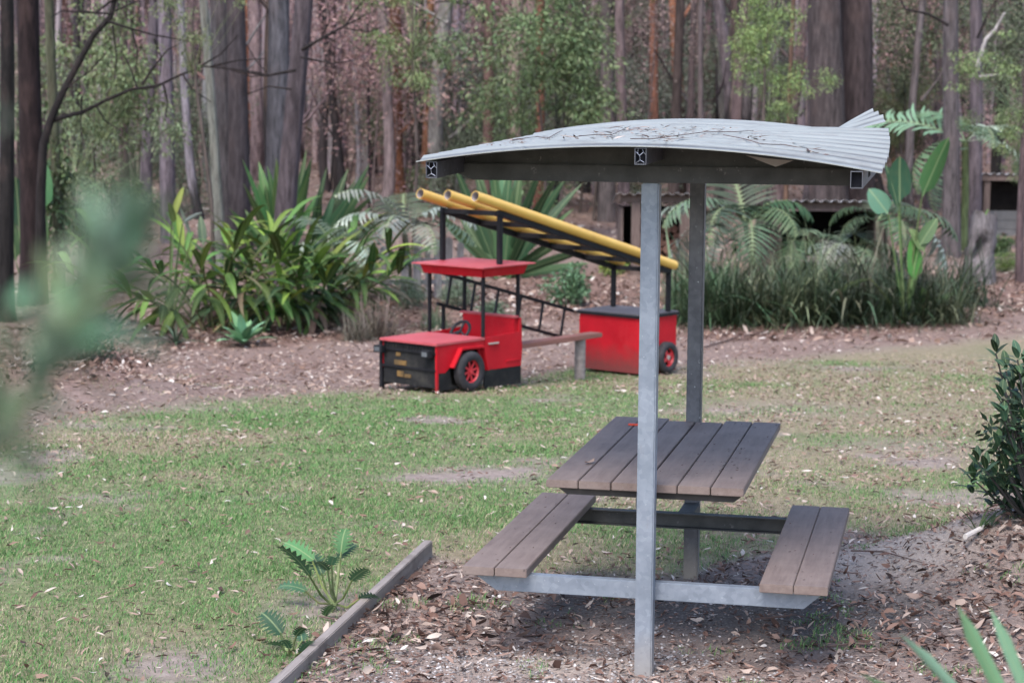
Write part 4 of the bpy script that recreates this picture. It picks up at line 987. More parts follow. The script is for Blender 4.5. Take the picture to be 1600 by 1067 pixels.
for x, y, rp, d, ci, col, lab in SAP:
    c = at(x, y, d); R = rp*d/F_PX; bx = c[0]+rnd.uniform(-.3, .3)+(1.0 if x > 1570 else 0); base = np.array([bx, d, float(gz(bx, d))])
    t = thing('sapling', lab, 'sapling', base)
    top = c-base
    link('trunk', MB().tube([(0, 0, -.1), tuple(top*.4+[.08, 0, 0]), tuple(top*.8), tuple(top+[0, 0, R*.5])], [.035, .03, .022, .008], 7).mesh('trunk', 0, True), M['bark'], t, (.12, .095, .085, 0))
    gm = (col[0]+col[1]+col[2])/3; col = tuple(1.2*(gm+(q-gm)*.8)*f for q, f in zip(col, (1.08, 1, .95)))
    o = link('crown', CR[ci], None, t, col, kind='stuff'); o.location = top; o.scale = (R*1.15, R*1.15, R*rnd.uniform(1.0, 1.4)); o.rotation_euler = (0, 0, rnd.uniform(0, 6))
# creeper leaves on the mossy trunk
tb, bb = T_['T2']
o = link('creeper', crown_mesh('creeper', 70, 14, .09, .03, 21, .12, 1.0, .5, .09, False), None, tb, (.085, .13, .055), kind='stuff'); o.location = (0, 0, 1.6); o.scale = (1, 1, 1.5)

# distant forest on the rising ground
def far_trunk(i):
    r = random.Random(900+i); me = trunk_mesh('trunk', (0, 0, -.3), (.5*math.sin(i*2.1), .3*math.cos(i*1.7), 12), .12, .08, 300+i, 8, .35, .22, .08)
    mb = MB()
    for q in range(r.randint(2, 5)):
        z = r.uniform(1.2, 8); a = r.uniform(0, 6.3); L = r.uniform(.5, 1.8); x0 = .5*math.sin(i*2.1)*z/12; c_, s_ = math.cos(a), math.sin(a)
        mb.tube([(x0, 0, z), (x0+c_*L*.4, s_*L*.4, z+L*.35), (x0+c_*L*.7, s_*L*.7, z+L*r.uniform(.5, 1.1)), (x0+c_*L, s_*L, z+L*r.uniform(.9, 1.6))], [.035, .025, .016, .006], 5)
    bm = bmesh.new(); bm.from_mesh(me); t_ = mb.mesh('tmp'); bm.from_mesh(t_); bm.to_mesh(me); bm.free(); bpy.data.meshes.remove(t_); return me
FAR = [far_trunk(i) for i in range(12)]
FSAP = [crown_mesh('crown', 64, 60, .065, .012, 41, 1, 1.6, .3, .22, 2), crown_mesh('crown', 54, 60, .07, .013, 42, 1.1, 1.3, .5, .2, 2)]
cols = [(GL, 10), ((.24, .175, .18), 9), ((.29, .215, .21), 7), (BR, 5), ((.20, .12, .10), 3), (PL, 6), ((.04, .034, .038), 11), (OR, 1)]
bag = [c for c, k in cols for _ in range(k)]
for i in range(296):
    d = 41+38*rnd.random(); u = rnd.uniform(-.34, .34); x = u*d
    c = bag[rnd.randrange(len(bag))]; base = (x, d, float(gz(x, d)))
    dark = c[0] < .06
    t = thing('gum_tree', 'slender trunk standing in the burnt forest on the rise', 'tree', base, 0, 'slender trunks of the burnt forest on the rise')
    s_ = (rnd.uniform(.2, .6) if i % 5 < 2 else rnd.uniform(.6, 1.5))*(.8 if dark else 1)
    o = link('trunk', FAR[i % 12], None, t, (*jit(c, .2), rnd.choice((0, 0, .05, .15, .3)))); o.scale = (s_, s_, 1.1); o.rotation_euler = (rnd.uniform(-.05, .05), rnd.uniform(-.08, .08), rnd.uniform(0, 6))
def far_mass(n):
    Vs, Fs = [], []; b = 0
    for i in range(n):
        d = 52+100*rnd.random()**.9; x = rnd.uniform(-.36, .36)*d; z = float(gz(x, d)); r = rnd.choice((.02, .03, .04, .06, .09, .14)); l1, l2 = rnd.uniform(-.6, .6), rnd.uniform(-.4, .4)
        for zz, dx, rr in ((-.3, 0, 1.25), (5, l1*.5, 1), (13, l1, .7)):
            Vs += [(x+dx+r*rr*math.cos(a), d+r*rr*math.sin(a)+l2*zz/13, z+zz) for a in (0, 1.05, 2.1, 3.14, 4.2, 5.24)]
        for q in (0, 6): Fs += [(b+q+k, b+q+(k+1) % 6, b+q+6+(k+1) % 6, b+q+6+k) for k in range(6)]
        b += 18
    link('distant_trunks', npmesh('distant_trunks', Vs, Fs, True), M['farbark'], kind='stuff')
far_mass(3000)
for i in range(150):
    d = 42+62*rnd.random(); u = rnd.uniform(-.33, .33); x = u*d; base = np.array((x, d, float(gz(x, d))))
    brown = rnd.random() < (.8 if u < .08 else .4)
    R = rnd.uniform(.8, 1.7); hgt = rnd.uniform(1.0, 5.0)
    t = thing('sapling', ('bare sapling with dry pinkish leaves in the burnt forest' if brown else 'grey-green sapling regrowing in the burnt forest'), 'sapling', base, 0, 'dry pinkish saplings of the burnt forest' if brown else 'grey-green saplings of the burnt forest')
    o = link('trunk', FAR[i % 12], None, t, (*((.2, .15, .145)), 0)); o.scale = (.2, .2, (hgt+R*.6)/12)
    o = link('crown', FSAP[i % 2], None, t, jit((.27, .175, .165) if brown else (.105, .13, .09), .2), kind='stuff'); o.location = (0, 0, hgt); o.scale = (R, R, R)

# shrubs and low greenery
def shrub(px, py, rp, label, col, k=0, name='shrub', sz=1., stems=4):
    b = G(px, py); R = rp*b[1]/F_PX; t = thing(name, label, 'shrub', b)
    for s in range(stems):
        a = rnd.uniform(0, 6.28); e = Vector((math.cos(a)*R*.5, math.sin(a)*R*.5, R*1.2*sz))
        link('stem', MB().tube([(0, 0, -.05), tuple(e*.5), tuple(e)], [.012, .01, .005], 5).mesh('stem'), M['twig'], t)
    o = link('foliage', BUSH[k], None, t, col, kind='stuff'); o.location = (0, 0, R*.8*sz); o.scale = (R, R, R*sz); o.rotation_euler = (0, 0, rnd.uniform(0, 6)); return t
shrub(890, 478, 36, 'glossy leafy shrub between the pipe rack and the rear box', (.085, .17, .085), 1, sz=1.1)
shrub(955, 432, 22, 'small yellow-green shrub by the wood hut post', (.22, .30, .08), 1)
shrub(135, 565, 55, 'dark feathery bush on the red leaf mound at left', (.045, .075, .045), 0, sz=.9)
shrub(640, 480, 28, 'grey-green low shrub under the picket fence', (.10, .15, .10), 0)
shrub(715, 480, 30, 'pale low shrub right of the picket fence', (.13, .18, .12), 0)
shrub(1570, 425, 26, 'bright low shrub right of the stump', (.13, .20, .06), 0, sz=.7)
shrub(1565, 400, 22, 'dark round shrub behind the stump', (.06, .11, .04), 1, sz=.9)
shrub(1470, 470, 22, 'small shrub at the end of the rush bed', (.09, .14, .08), 0)
shrub(640, 300, 24, 'distant green shrub under the roof end', (.14, .2, .08), 0)
shrub(1000, 330, 26, 'distant green shrub beside the wood hut', (.12, .17, .07), 0)
shrub(560, 455, 30, 'mid green shrub between ginger and fence', (.085, .13, .06), 1)
shrub(770, 500, 24, 'leafy low plant behind the cab backrest', (.10, .16, .10), 1, sz=.8)

# ------------------------------------------------------------------ picket fence
fb = G(595, 470); fd = fb[1]; fe = G(720, 466)
fence = thing('picket_fence', 'old grey picket fence with leaning palings behind the red cab', 'picket fence', fb)
def fpt(t, z): q = fb+(fe-fb)*t; return (q[0]-fb[0], q[1]-fb[1], float(gz(q[0], q[1]))-fb[2]+z)
for zc in (.28, .60):
    link('rail', MB().bar(fpt(-.05, zc), fpt(1.1, zc-.03), .03, .07).mesh('rail', .003), M['fence_wood'], fence)
for (pxp, wp, top) in ((602, 14, 385), (630, 12, 392), (650, 13, 372), (668, 9, 384), (684, 12, 380), (702, 12, 378), (718, 11, 386)):
    t_ = (pxp-595)/125; x0 = fpt(t_, 0); wv = wp*fd/F_PX; hz = at(pxp, top, fd)[2]-float(gz(fb[0]+x0[0], fd)); ln = rnd.uniform(-.03, .03)
    z0 = x0[2]
    link('paling', MB().prism([(x0[0]-wv/2, x0[1]-.035, z0-.1), (x0[0]+wv/2, x0[1]-.035, z0-.1), (x0[0]+wv/2+ln, x0[1]-.035, z0+hz-.04), (x0[0]+ln, x0[1]-.035, z0+hz), (x0[0]-wv/2+ln, x0[1]-.035, z0+hz-.04)], (0, .019, 0)).mesh('paling', .002), M['fence_wood'], fence)

# ------------------------------------------------------------------ sheds
def corr(x0, x1, y0, y1, z0, z1, amp=.018, per=.16):
    xs = np.arange(x0, x1, per/8); ys = (y0, y1)
    P = [(x, y, (z0 if y == y0 else z1)+amp*math.sin(2*math.pi*x/per)) for x in xs for y in ys]
    return MB().sheet(P, len(xs), 2, .004)
def shed(name, label, pxl, pxr, roof_y, d, depth, posts, beam, inner):
    a, bq = at(pxl, roof_y, d), at(pxr, roof_y, d); cx0 = (a[0]+bq[0])/2; g0 = float(gz(cx0, d))
    t = thing(name, label, 'shed', (cx0, d, g0)); hw = (bq[0]-a[0])/2; zt = a[2]-g0
    link('roof', corr(-hw, hw, -.25, depth, zt, zt-.24).mesh('roof', 0, True), M['tin'], t)
    link('beam', MB().box(-hw+.08, hw-.08, -.04, .04, zt-.14-.02, zt-.03).mesh('beam', .005), M['hut_wood'], t)
    for p in posts:
        x = at(p, roof_y, d)[0]-cx0; link('post', MB().box(x-.075, x+.075, -.075, .075, -.2, zt-.161).mesh('post', .006), M['hut_wood'], t)
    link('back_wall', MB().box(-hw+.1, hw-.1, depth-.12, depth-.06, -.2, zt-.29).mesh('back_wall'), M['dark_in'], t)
    for sx_ in (-hw+.1, hw-.14):
        link('side_wall', MB().box(sx_, sx_+.04, .1, depth-.121, -.2, zt-.27).mesh('side_wall'), M['hut_wood'], t)
    return t, hw, zt
hut, hw, zt = shed('wood_hut', 'small timber firewood hut with a corrugated roof behind the front post', 962, 1084, 301, 33.5, 1.3, (994, 1070), 1, 1)
lg = MB().tube([(0, 0, 0), (0, .5, 0)], .06, 9).mesh('log')
lg.materials.append(M['firewood'])
for r_ in range(7):
    for c in range(7):
        o = link('log', lg, None, hut); s_ = rnd.uniform(.75, 1.2); o.location = (-hw+.42+c*.125+rnd.uniform(-.02, .02), .35+rnd.uniform(-.05, .05), .06+r_*.115); o.scale = (s_, 1, s_); o.rotation_euler = (0, rnd.uniform(0, 3), 0)
link('cross_rail', MB().box(-.28, .52, -.03, .03, zt-.42, zt-.34).mesh('cross_rail', .004), M['hut_wood'], hut)
shd, hw2, zt2 = shed('dark_shed', 'low dark open shed with a wavy tin roof edge behind the palms', 1195, 1400, 312, 33.0, 2.0, (1215, 1375), 1, 1)
link('front_sill', MB().box(-hw2+.15, hw2-.15, -.05, .03, .30, .40).mesh('front_sill', .004), M['grey_wood'], shd)
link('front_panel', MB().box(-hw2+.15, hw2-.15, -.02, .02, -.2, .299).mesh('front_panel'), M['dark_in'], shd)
# farther shed at the right edge
a = at(1528, 270, 39.6); cx0 = a[0]+1.6; g0 = float(gz(cx0, 39.6))
fs = thing('far_shed', 'long grey shed with dark windows and ribbed lower wall at the right edge', 'shed', (cx0, 39.6, g0)); zt = a[2]-g0
link('roof', corr(-1.75, 1.75, -.5, 2.5, zt, zt-.25).mesh('roof', 0, True), M['tin'], fs)
link('fascia', MB().box(-1.7, 1.7, -.46, -.43, zt-.14, zt-.025).mesh('fascia'), M['hut_wood'], fs)
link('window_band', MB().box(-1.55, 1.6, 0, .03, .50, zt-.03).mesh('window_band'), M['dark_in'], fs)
ys = np.linspace(-1.55, 1.6, 120)
rw = MB()
for k_ in range(9): rw.box(-1.55, 1.6, -.03-(.012 if k_ % 2 else 0), 0-.0005, -.3+k_*.09, -.3+k_*.09+.088)
link('ribbed_wall', rw.mesh('ribbed_wall'), M['shed_wall'], fs, kind='stuff')
for x in (-1.5, -.55, .35, 1.3): link('post', MB().box(x-.06, x+.06, -.42, -.30, -.3, zt-.03).mesh('post', .004), M['hut_wood'], fs)

# stump
sb = G(1529, 442); sh = at(1530, 332, sb[1])[2]-sb[2]; sw_ = 43*sb[1]/F_PX/2
stump = thing('tree_stump', 'tall weathered grey stump with a hollow and a small plant on top', 'stump', sb)
V = []; n, sd_ = 16, 22; rr = np.random.default_rng(5); rid = rr.normal(0, 1, sd_)
for i in range(n+1):
    t_ = i/n; rid = rid*.95+rr.normal(0, .25, sd_)
    for k in range(sd_):
        a = 2*math.pi*k/sd_; R = sw_*(1.12-.2*t_+.25*math.exp(-t_*5))*(1+.07*rid[k]); z = -.1+(sh+.1)*t_
        if i == n: z += rr.uniform(-.10, .06)
        dx = math.cos(a)*R; dy = math.sin(a)*R
        if math.sin(a) < -.2:       # hollow facing the camera
            hol = math.exp(-((dx+sw_*.2)/(sw_*.34))**4-((z-.58)/.17)**4); dy += hol*sw_*1.5
        V.append((dx+(.06 if t_ > .5 else .0)*t_, dy, z))
Fq = [(i*sd_+k, i*sd_+(k+1) % sd_, (i+1)*sd_+(k+1) % sd_, (i+1)*sd_+k) for i in range(n) for k in range(sd_)]
me = npmesh('body', V, Fq, True); me.materials.append(M['stump_wood']); link('body', me, None, stump)
link('top', MB().tube([(.05, 0, sh-.16), (.05, 0, sh-.12)], sw_*.85, 14).mesh('top'), M['stump_wood'], stump)
sp_ = thing('stump_plant', 'small upright plant growing on top of the grey stump', 'plant', (sb[0], sb[1], sb[2]+sh-.12))
for k in range(9): put_leaf(sp_, (.05, 0, 0), k*2.4, rnd.uniform(.1, .9), rnd.uniform(.16, .28), .045, 'lance', 35, jit((.1, .2, .07), .3))

# ------------------------------------------------------------------ near plants
def xanadu(px, py, label, leaves, d0):
    b = G(px, py); t = thing('philodendron', label, 'philodendron', b)
    for (fx, fy, tx, ty, dd, W) in leaves:
        f0 = at(fx, fy, b[1]+dd)-b; tip = at(tx, ty, b[1]+dd*1.6)-b; lf = tip-f0; L = float(np.linalg.norm(lf))
        st_ = link('leaf_stalk', MB().tube([(rnd.uniform(-.015, .015), rnd.uniform(-.015, .015), .03), tuple(f0*.5+[0, 0, -.015]), tuple(f0)], [.007, .006, .0045], 6).mesh('leaf_stalk', 0, True), M['leaf1'], t, (.10, .14, .05))
        az = math.atan2(-lf[0], lf[1]); tilt = math.acos(lf[2]/L)
        put_leaf(st_, tuple(f0-lf*.08), az, tilt-.2, L*1.45, W*1.05, 'lobed', rnd.choice((35, 60)), jit((.05, .125, .065), .3), 'leaf_blade', facing(lf)*.7)
    return t
xanadu(522, 955, 'larger deep-lobed philodendron standing beside the timber edging', [(482, 897, 444, 862, -.05, .11), (487, 873, 452, 855, .08, .1), (533, 862, 538, 832, .06, .10), (518, 882, 524, 868, -.08, .08), (502, 895, 488, 868, .1, .09), (550, 906, 572, 893, -.06, .09), (476, 922, 440, 915, .05, .08), (530, 870, 552, 855, .12, .08), (563, 935, 590, 930, -.04, .07), (508, 960, 520, 948, -.12, .07), (512, 890, 496, 880, -.1, .07)], 0)
xanadu(452, 1022, 'smaller deep-lobed philodendron near the bottom end of the edging', [(438, 988, 412, 964, .03, .11), (463, 992, 478, 980, -.03, .07), (472, 1000, 468, 984, .06, .08), (440, 1008, 415, 1004, -.05, .07), (452, 1012, 440, 998, -.08, .06), (470, 1018, 486, 1004, -.05, .06)], 0)
# near shrub at the right edge
bN = G(1602, 815); nsh = thing('glossy_shrub', 'dark glossy leaved shrub on the mulch mound at the right edge', 'shrub', bN)
tips = [(1556, 552), (1572, 580), (1590, 562), (1604, 575), (1566, 622), (1582, 610), (1598, 620), (1570, 660), (1586, 650), (1602, 660), (1560, 700), (1578, 690), (1594, 700), (1528, 722), (1540, 735), (1556, 745), (1520, 748), (1572, 735), (1588, 740), (1604, 735), (1550, 768), (1570, 772), (1588, 780), (1606, 775), (1625, 600), (1630, 660), (1635, 720), (1585, 715), (1610, 690), (1616, 640), (1596, 600)]
for q_, (x, y) in enumerate(tips):
    dd = rnd.uniform(-.25, .25); c = at(x, y, bN[1]+dd)-bN
    link('stem', MB().tube([(rnd.uniform(-.03, .03)+.08, 0, -.05), tuple(c*.5+[.05, 0, -.06]), tuple(c)], [.009, .007, .004], 6).mesh('stem'), M['plank_dark'], nsh)
    for k in range(9):
        put_leaf(nsh, tuple(c+[0, 0, .02-.012*k]), k*2.4+rnd.uniform(-.3, .3), rnd.uniform(.6, 1.7) if k > 1 else .4, rnd.uniform(.075, .115), rnd.uniform(.034, .046), 'lance', 35, jit((.03, .07, .036), .35))
o = link('foliage', crown_mesh('foliage', 26, 20, .25, .055, 77, 1, 1, .1, .16, False), None, nsh, (.026, .055, .03), kind='stuff'); o.location = tuple(at(1622, 690, bN[1]+.1)-bN); o.scale = (.25, .28, .4)
# pale stick and strap plant on the mound
s0, s1 = at(1508, 838, 9.9), at(1592, 800, 10.4)
stick = link('pale_stick', MB().tube([tuple(s0-s0), tuple((s1-s0)*.4+[0, 0, .008]), tuple(s1-s0)], [.014, .012, .009], 8).mesh('pale_stick', 0, True), M['white_pipe']); stick.location = (s0[0], s0[1], max(s0[2], float(gz(s0[0], s0[1]))+.015))
tag(stick, 'pale bare stick lying under the glossy shrub', 'stick')
stt = thing('strap_plant', 'small strap-leaved plant below the glossy shrub', 'strap plant', G(1528, 838))
for a in range(7): put_leaf(stt, (0, 0, 0), rnd.uniform(0, 6), rnd.uniform(.2, .9), rnd.uniform(.14, .26), .014, 'strap', 35, jit((.07, .13, .05), .2))
st2 = thing('strap_plant', 'single upright grey-green blade against the glossy shrub', 'strap plant', G(1574, 800))
for tx, ty in ((1556, 678), (1562, 690)):
    tip = at(tx, ty, st2.location.y)-np.array(st2.location); L = float(np.linalg.norm(tip)); put_leaf(st2, (0, 0, 0), math.atan2(-tip[0], tip[1]), math.acos(tip[2]/L), L, .028, 'strap', 10, (.10, .17, .10))
# out-of-focus strap leaves close to the camera, bottom right
fc = at(1700, 1340, 3.75); fbx = np.array([fc[0]+.05, 3.8, float(gz(fc[0], 3.8))]); fp = thing('sword_plant', 'blurred pale green sword leaves rising at the bottom right corner', 'sword plant', fbx)
link('stem', MB().tube([(0, 0, -.05), tuple((fc-fbx)*.5+[.02, 0, 0]), tuple(fc-fbx)], [.03, .025, .02], 8).mesh('stem', 0, True), M['twig'], fp)
for (tx, ty, d, W) in ((1403, 986, 3.7, .025), (1476, 952, 3.75, .027), (1543, 962, 3.8, .025), (1338, 1046, 3.65, .023), (1640, 960, 3.8, .04), (1720, 930, 3.9, .04), (1800, 960, 3.8, .04), (1600, 1090, 3.5, .04), (1860, 1060, 3.8, .04), (1900, 1180, 3.7, .04), (1460, 1200, 3.6, .04)):
    f_ = fc-fbx; lf = at(tx, ty, d)-fc; L = float(np.linalg.norm(lf)); put_leaf(fp, tuple(f_), math.atan2(-lf[0], lf[1]), math.acos(lf[2]/L)-.04, L*1.02, W, 'sword', 10, jit((.17, .29, .17), .1), roll=facing(lf))
# out-of-focus shrub branch close to the camera, left
NS = .68
def nat(x, y, d): return at(x, y, d*NS)
nb = np.array([-.42, .92, float(gz(-.42, .92))]); ns = thing('foreground_shrub', 'strongly blurred bluish green shrub branch close on the left', 'shrub', nb)
def nst(pts, r): link('stem', MB().tube([tuple(np.array(p)-nb) for p in pts], r, 6).mesh('stem', 0, True), M['leaf1'], ns, (.09, .12, .07))
A = [nb+[0, 0, 0], nb+[.02, 0, 1.2], nat(-60, 760, 1.35), nat(60, 600, 1.35), nat(140, 480, 1.35), nat(200, 370, 1.35)]
nst(A, [.012, .011, .007, .005, .004, .002])
nst([nat(-40, 720, 1.35), nat(10, 560, 1.3), nat(20, 480, 1.3)], [.004, .003, .002])
for (fx, fy, tx, ty, d, W, c) in ((190, 390, 212, 300, 1.33, .028, BLUEG), (185, 400, 235, 335, 1.36, .024, BLUEG), (170, 430, 160, 330, 1.38, .024, DGREEN), (165, 440, 225, 400, 1.33, .022, BLUEG), (140, 480, 125, 390, 1.36, .024, DGREEN), (140, 490, 215, 460, 1.35, .026, BLUEG), (120, 520, 100, 440, 1.36, .024, BLUEG), (110, 530, 185, 520, 1.34, .03, BLUEG), (90, 560, 60, 470, 1.35, .03, DGREEN), (80, 570, 150, 590, 1.34, .028, BLUEG), (60, 600, 30, 510, 1.36, .026, BLUEG), (50, 610, 110, 645, 1.33, .028, BLUEG), (20, 650, -30, 560, 1.35, .028, DGREEN), (18, 500, 8, 440, 1.3, .024, BLUEG), (20, 490, 45, 440, 1.3, .022, BLUEG), (0, 560, -20, 480, 1.3, .025, BLUEG), (100, 540, 75, 500, 1.4, .026, DGREEN), (30, 640, 70, 560, 1.36, .028, BLUEG), (-5, 200, 5, 170, 1.2, .012, GREYG)):
    f0 = nat(fx, fy, d)-nb; lf = nat(tx, ty, d+rnd.uniform(-.03, .03))-nb-f0; L = float(np.linalg.norm(lf))
    put_leaf(ns, tuple(f0), math.atan2(-lf[0], lf[1]), math.acos(lf[2]/L), L*1.05, W*.42, 'lance', 10, jit(tuple(q*1.15 for q in c), .15), roll=rnd.choice((.3, -.5, 1.2)))
brp = [(20, 650), (60, 600), (100, 540), (140, 480), (170, 425), (200, 370)]
for q_ in range(44):
    t_ = rnd.random()**.8*4.99; i_ = int(t_); f_ = t_-i_; fx = brp[i_][0]+(brp[i_+1][0]-brp[i_][0])*f_; fy = brp[i_][1]+(brp[i_+1][1]-brp[i_][1])*f_
    a_ = rad(rnd.choice((40, 55, 70, 85, 30, 60, 120, -20))+rnd.uniform(-15, 15)); ll = rnd.uniform(95, 165); d = rnd.uniform(1.25, 1.42)
    f0 = nat(fx, fy, 1.35)-nb; lf = nat(fx+ll*math.cos(a_), fy-ll*math.sin(a_), d)-nb-f0; L = float(np.linalg.norm(lf))
    put_leaf(ns, tuple(f0), math.atan2(-lf[0], lf[1]), math.acos(lf[2]/L), L, rnd.uniform(.006, .0105), 'lance', 10, jit(rnd.choice(((.21, .31, .21), (.15, .24, .15), (.075, .13, .07), (.26, .34, .27))), .15), roll=facing(lf))
nst([nat(20, 650, 1.35), nat(35, 720, 1.3), nat(70, 800, 1.25), nat(100, 850, 1.25)], [.0022, .0016, .0012, .0008])
for (fx, fy, tx, ty) in ((25, 660, 60, 735), (30, 700, 0, 790), (60, 780, 110, 830), (5, 640, -30, 720), (40, 630, 105, 690)):
    f0 = nat(fx, fy, 1.3)-nb; lf = nat(tx, ty, 1.28)-nb-f0; L = float(np.linalg.norm(lf)); put_leaf(ns, tuple(f0), math.atan2(-lf[0], lf[1]), math.acos(lf[2]/L), L, .008, 'lance', 10, jit((.07, .12, .07), .2), roll=facing(lf))
nst([nat(-50, 700, 1.05), nat(20, 660, 1.0), nat(50, 690, 1.0)], [.004, .003, .002])
for (fx, fy, tx, ty) in ((15, 655, 40, 720), (45, 685, 60, 740)):
    f0 = nat(fx, fy, 1.0)-nb; lf = nat(tx, ty, 1.02)-nb-f0; L = float(np.linalg.norm(lf)); put_leaf(ns, tuple(f0), math.atan2(-lf[0], lf[1]), math.acos(lf[2]/L), L, .008, 'lance', 10, (.10, .13, .10))

# ------------------------------------------------------------------ grass, litter, stones
def sample(n, d0, d1, um=.44, flat=False):
    d = rng.uniform(d0, d1, n) if flat else np.sqrt(rng.uniform(d0*d0, d1*d1, n)); u = rng.uniform(-um, um, n); return u*d, d, u
def grass(name, n, d0, d1, Lm, W, mat, dry):
    x, y, u = sample(n, d0, d1, .43, True); z = zones(x, y)
    dens = z['lawn']*(1-z['bare'])*np.clip(.25+1.5*(fbm(x, y, .45)-.1), 0, 1)*(1-.55*sm(-.02, .12, u)*sm(12, 16, y))*(1-.5*sm(1.6, .2, ed(E_BACK, u)-y))
    pr = dens*(z['dry'] if dry else (1-.85*z['dry']))
    if not dry:
        tuft = blob(x, y, 395, 1040, .28, .35)*1.2+.5*z['front']*(fbm(x+9, y, .35) > .66)
        pr = np.maximum(pr, np.clip(tuft, 0, 1)*.9)
    else: pr = np.maximum(pr, .25*z['back']*(fbm(x, y+40, .8) > .6)*(y < 22))
    m = rng.random(n) < pr; x, y = x[m], y[m]; n = len(x); zz = gz(x, y)
    L = Lm*rng.uniform(.4, 1.35, n)*(.3+1.3*fbm(x, y, .6)); az = rng.uniform(0, 2*np.pi, n); ln = np.abs(rng.normal(0, .5, n))+.1
    dx, dy = np.cos(az), np.sin(az); sx, sy = -np.sin(az+.6), np.cos(az+.6); W = W*rng.uniform(.7, 1.3, n)*np.maximum(1, y/11)
    P0 = np.stack([x, y, zz-.004], 1); sv = np.stack([sx, sy, 0*sx], 1)*W[:, None]/2
    mid = P0+np.stack([dx*np.sin(ln)*.5, dy*np.sin(ln)*.5, np.cos(ln)*.55], 1)*L[:, None]
    tip = mid+np.stack([dx*np.sin(ln+.6)*.5, dy*np.sin(ln+.6)*.5, np.cos(ln+.6)*.45], 1)*L[:, None]
    V = np.stack([P0-sv, P0+sv, mid+sv*.8, mid-sv*.8, tip+sv*.1, tip-sv*.1], 1).reshape(-1, 3)
    b = np.arange(n)[:, None]*6; Fq = np.concatenate([b+[0, 1, 2, 3], b+[3, 2, 4, 5]], 0)
    return link(name, npmesh(name, V, Fq), mat, None, None, kind='stuff')
grass('lawn_grass', 900000, 7.6, 24, .034, .0040, M['grass_lush'], False)
grass('dry_grass', 600000, 7.6, 25, .027, .0036, M['grass_dry'], True)
def litter(name, n, d0, d1, fn, Lm, mat, lift=.012, tilt=.35, um=.44, wf=1.0):
    x, y, u = sample(n, d0, d1, um); z = zones(x, y); m = rng.random(n) < fn(x, y, z); x, y = x[m], y[m]; n = len(x)
    L = Lm*rng.uniform(.5, 1.35, n); W = L*rng.uniform(.16, .36, n)*wf; az = rng.uniform(0, 2*np.pi, n)
    zz = gz(x, y)+lift*rng.uniform(.15, 1.3, n)
    a = np.stack([np.cos(az), np.sin(az), rng.normal(0, tilt, n)], 1); a /= np.linalg.norm(a, axis=1)[:, None]
    s = np.stack([-np.sin(az), np.cos(az), rng.normal(0, tilt*1.3, n)], 1); nn = np.cross(a, s)
    bend = rng.normal(0, .22, n)[:, None]*L[:, None]; side = rng.normal(0, .1, n)[:, None]*L[:, None]; cup = rng.uniform(-.1, .4, n)[:, None]*W[:, None]
    c = np.stack([x, y, zz], 1); a *= L[:, None]; s *= W[:, None]; su = s/np.linalg.norm(s, axis=1)[:, None]
    p = lambda t, k, cu=0: c+a*(t-.5)+s*k+nn*(bend*(t-.5)**2*4*.5)+su*side*(t-.5)**2*4+nn*cup*cu
    V = np.stack([p(0, 0), p(.33, .5, 1), p(.33, 0), p(.33, -.5, 1), p(.7, .38, 1), p(.7, 0), p(.7, -.38, 1), p(1, 0)], 1).reshape(-1, 3)
    b = np.arange(n)[:, None]*8
    Fq = np.concatenate([b+[0, 2, 1, 1], b+[0, 3, 2, 2], b+[1, 2, 5, 4], b+[2, 3, 6, 5], b+[4, 5, 7, 7], b+[5, 6, 7, 7]], 0)
    tri = np.concatenate([b+[0, 2, 1], b+[0, 3, 2], b+[1, 2, 5], b+[1, 5, 4], b+[2, 3, 6], b+[2, 6, 5], b+[4, 5, 7], b+[5, 6, 7]], 0)
    return link(name, npmesh(name, V, tri), mat, None, None, kind='stuff')
def f_front(x, y, z):
    thin = np.clip(blob(x, y, 1180, 985, .9, .5)*.8+blob(x, y, 1395, 868, .5, .55)*1.3+blob(x, y, 860, 1045, .5, .2)*.6+blob(x, y, 930, 950, .45, .22)*.5, 0, .95)
    return z['front']*(1-thin)*(.2+.9*fbm(x, y, .6))
litter('leaf_litter', 34000, 7.6, 12.5, f_front, .05, M['litter'], .014, .3)
litter('leaf_litter', 10800, 7.6, 12.0, lambda x, y, z: np.clip(sum(blob(x, y, *q) for q in ((600, 950, .5, .5), (640, 1000, .5, .4), (1560, 870, .5, .9), (1500, 1000, .6, .4))), 0, 1)*z['front'], .07, M['litter'], .03, .5)
litter('bark_strips', 2040, 7.6, 13, f_front, .17, M['litter'], .02, .1, .44, .17)
litter('bark_strips', 5040, 14, 34, lambda x, y, z: np.clip(z['back']*.5+z['bed'], 0, 1), .28, M['litter'], .03, .15, .44, .16)
litter('leaf_fragments', 48000, 7.6, 12.0, lambda x, y, z: z['front']*(.25+.7*fbm(x+3, y, .5)), .024, M['litter'], .008, .3)
litter('brown_lawn_leaves', 28800, 7.6, 24, lambda x, y, z: z['lawn']*np.where(fbm(x+5, y, .7) > .5, .8, .3)*np.clip(.4+.7*z['dry'], 0, 1), .055, M['litter'], .03, .25)
litter('lawn_leaves', 22800, 7.6, 24, lambda x, y, z: (z['lawn']+z['back'])*np.where(fbm(x, y, .8) > .5, .8, .3)*np.clip(.35+.8*z['dry'], 0, 1), .06, M['litter_pale'], .03, .25)
litter('path_leaves', 45600, 14, 30, lambda x, y, z: z['back']*(.25+.6*fbm(x, y, 1.0)), .075, M['litter_pale'], .015, .3)
litter('bed_leaves', 36000, 15, 34, lambda x, y, z: z['bed'], .095, M['litter'], .04, .5)
litter('forest_litter', 55200, 26, 80, lambda x, y, z: z['back']*.8, .17, M['litter_pale'], .03, .35)
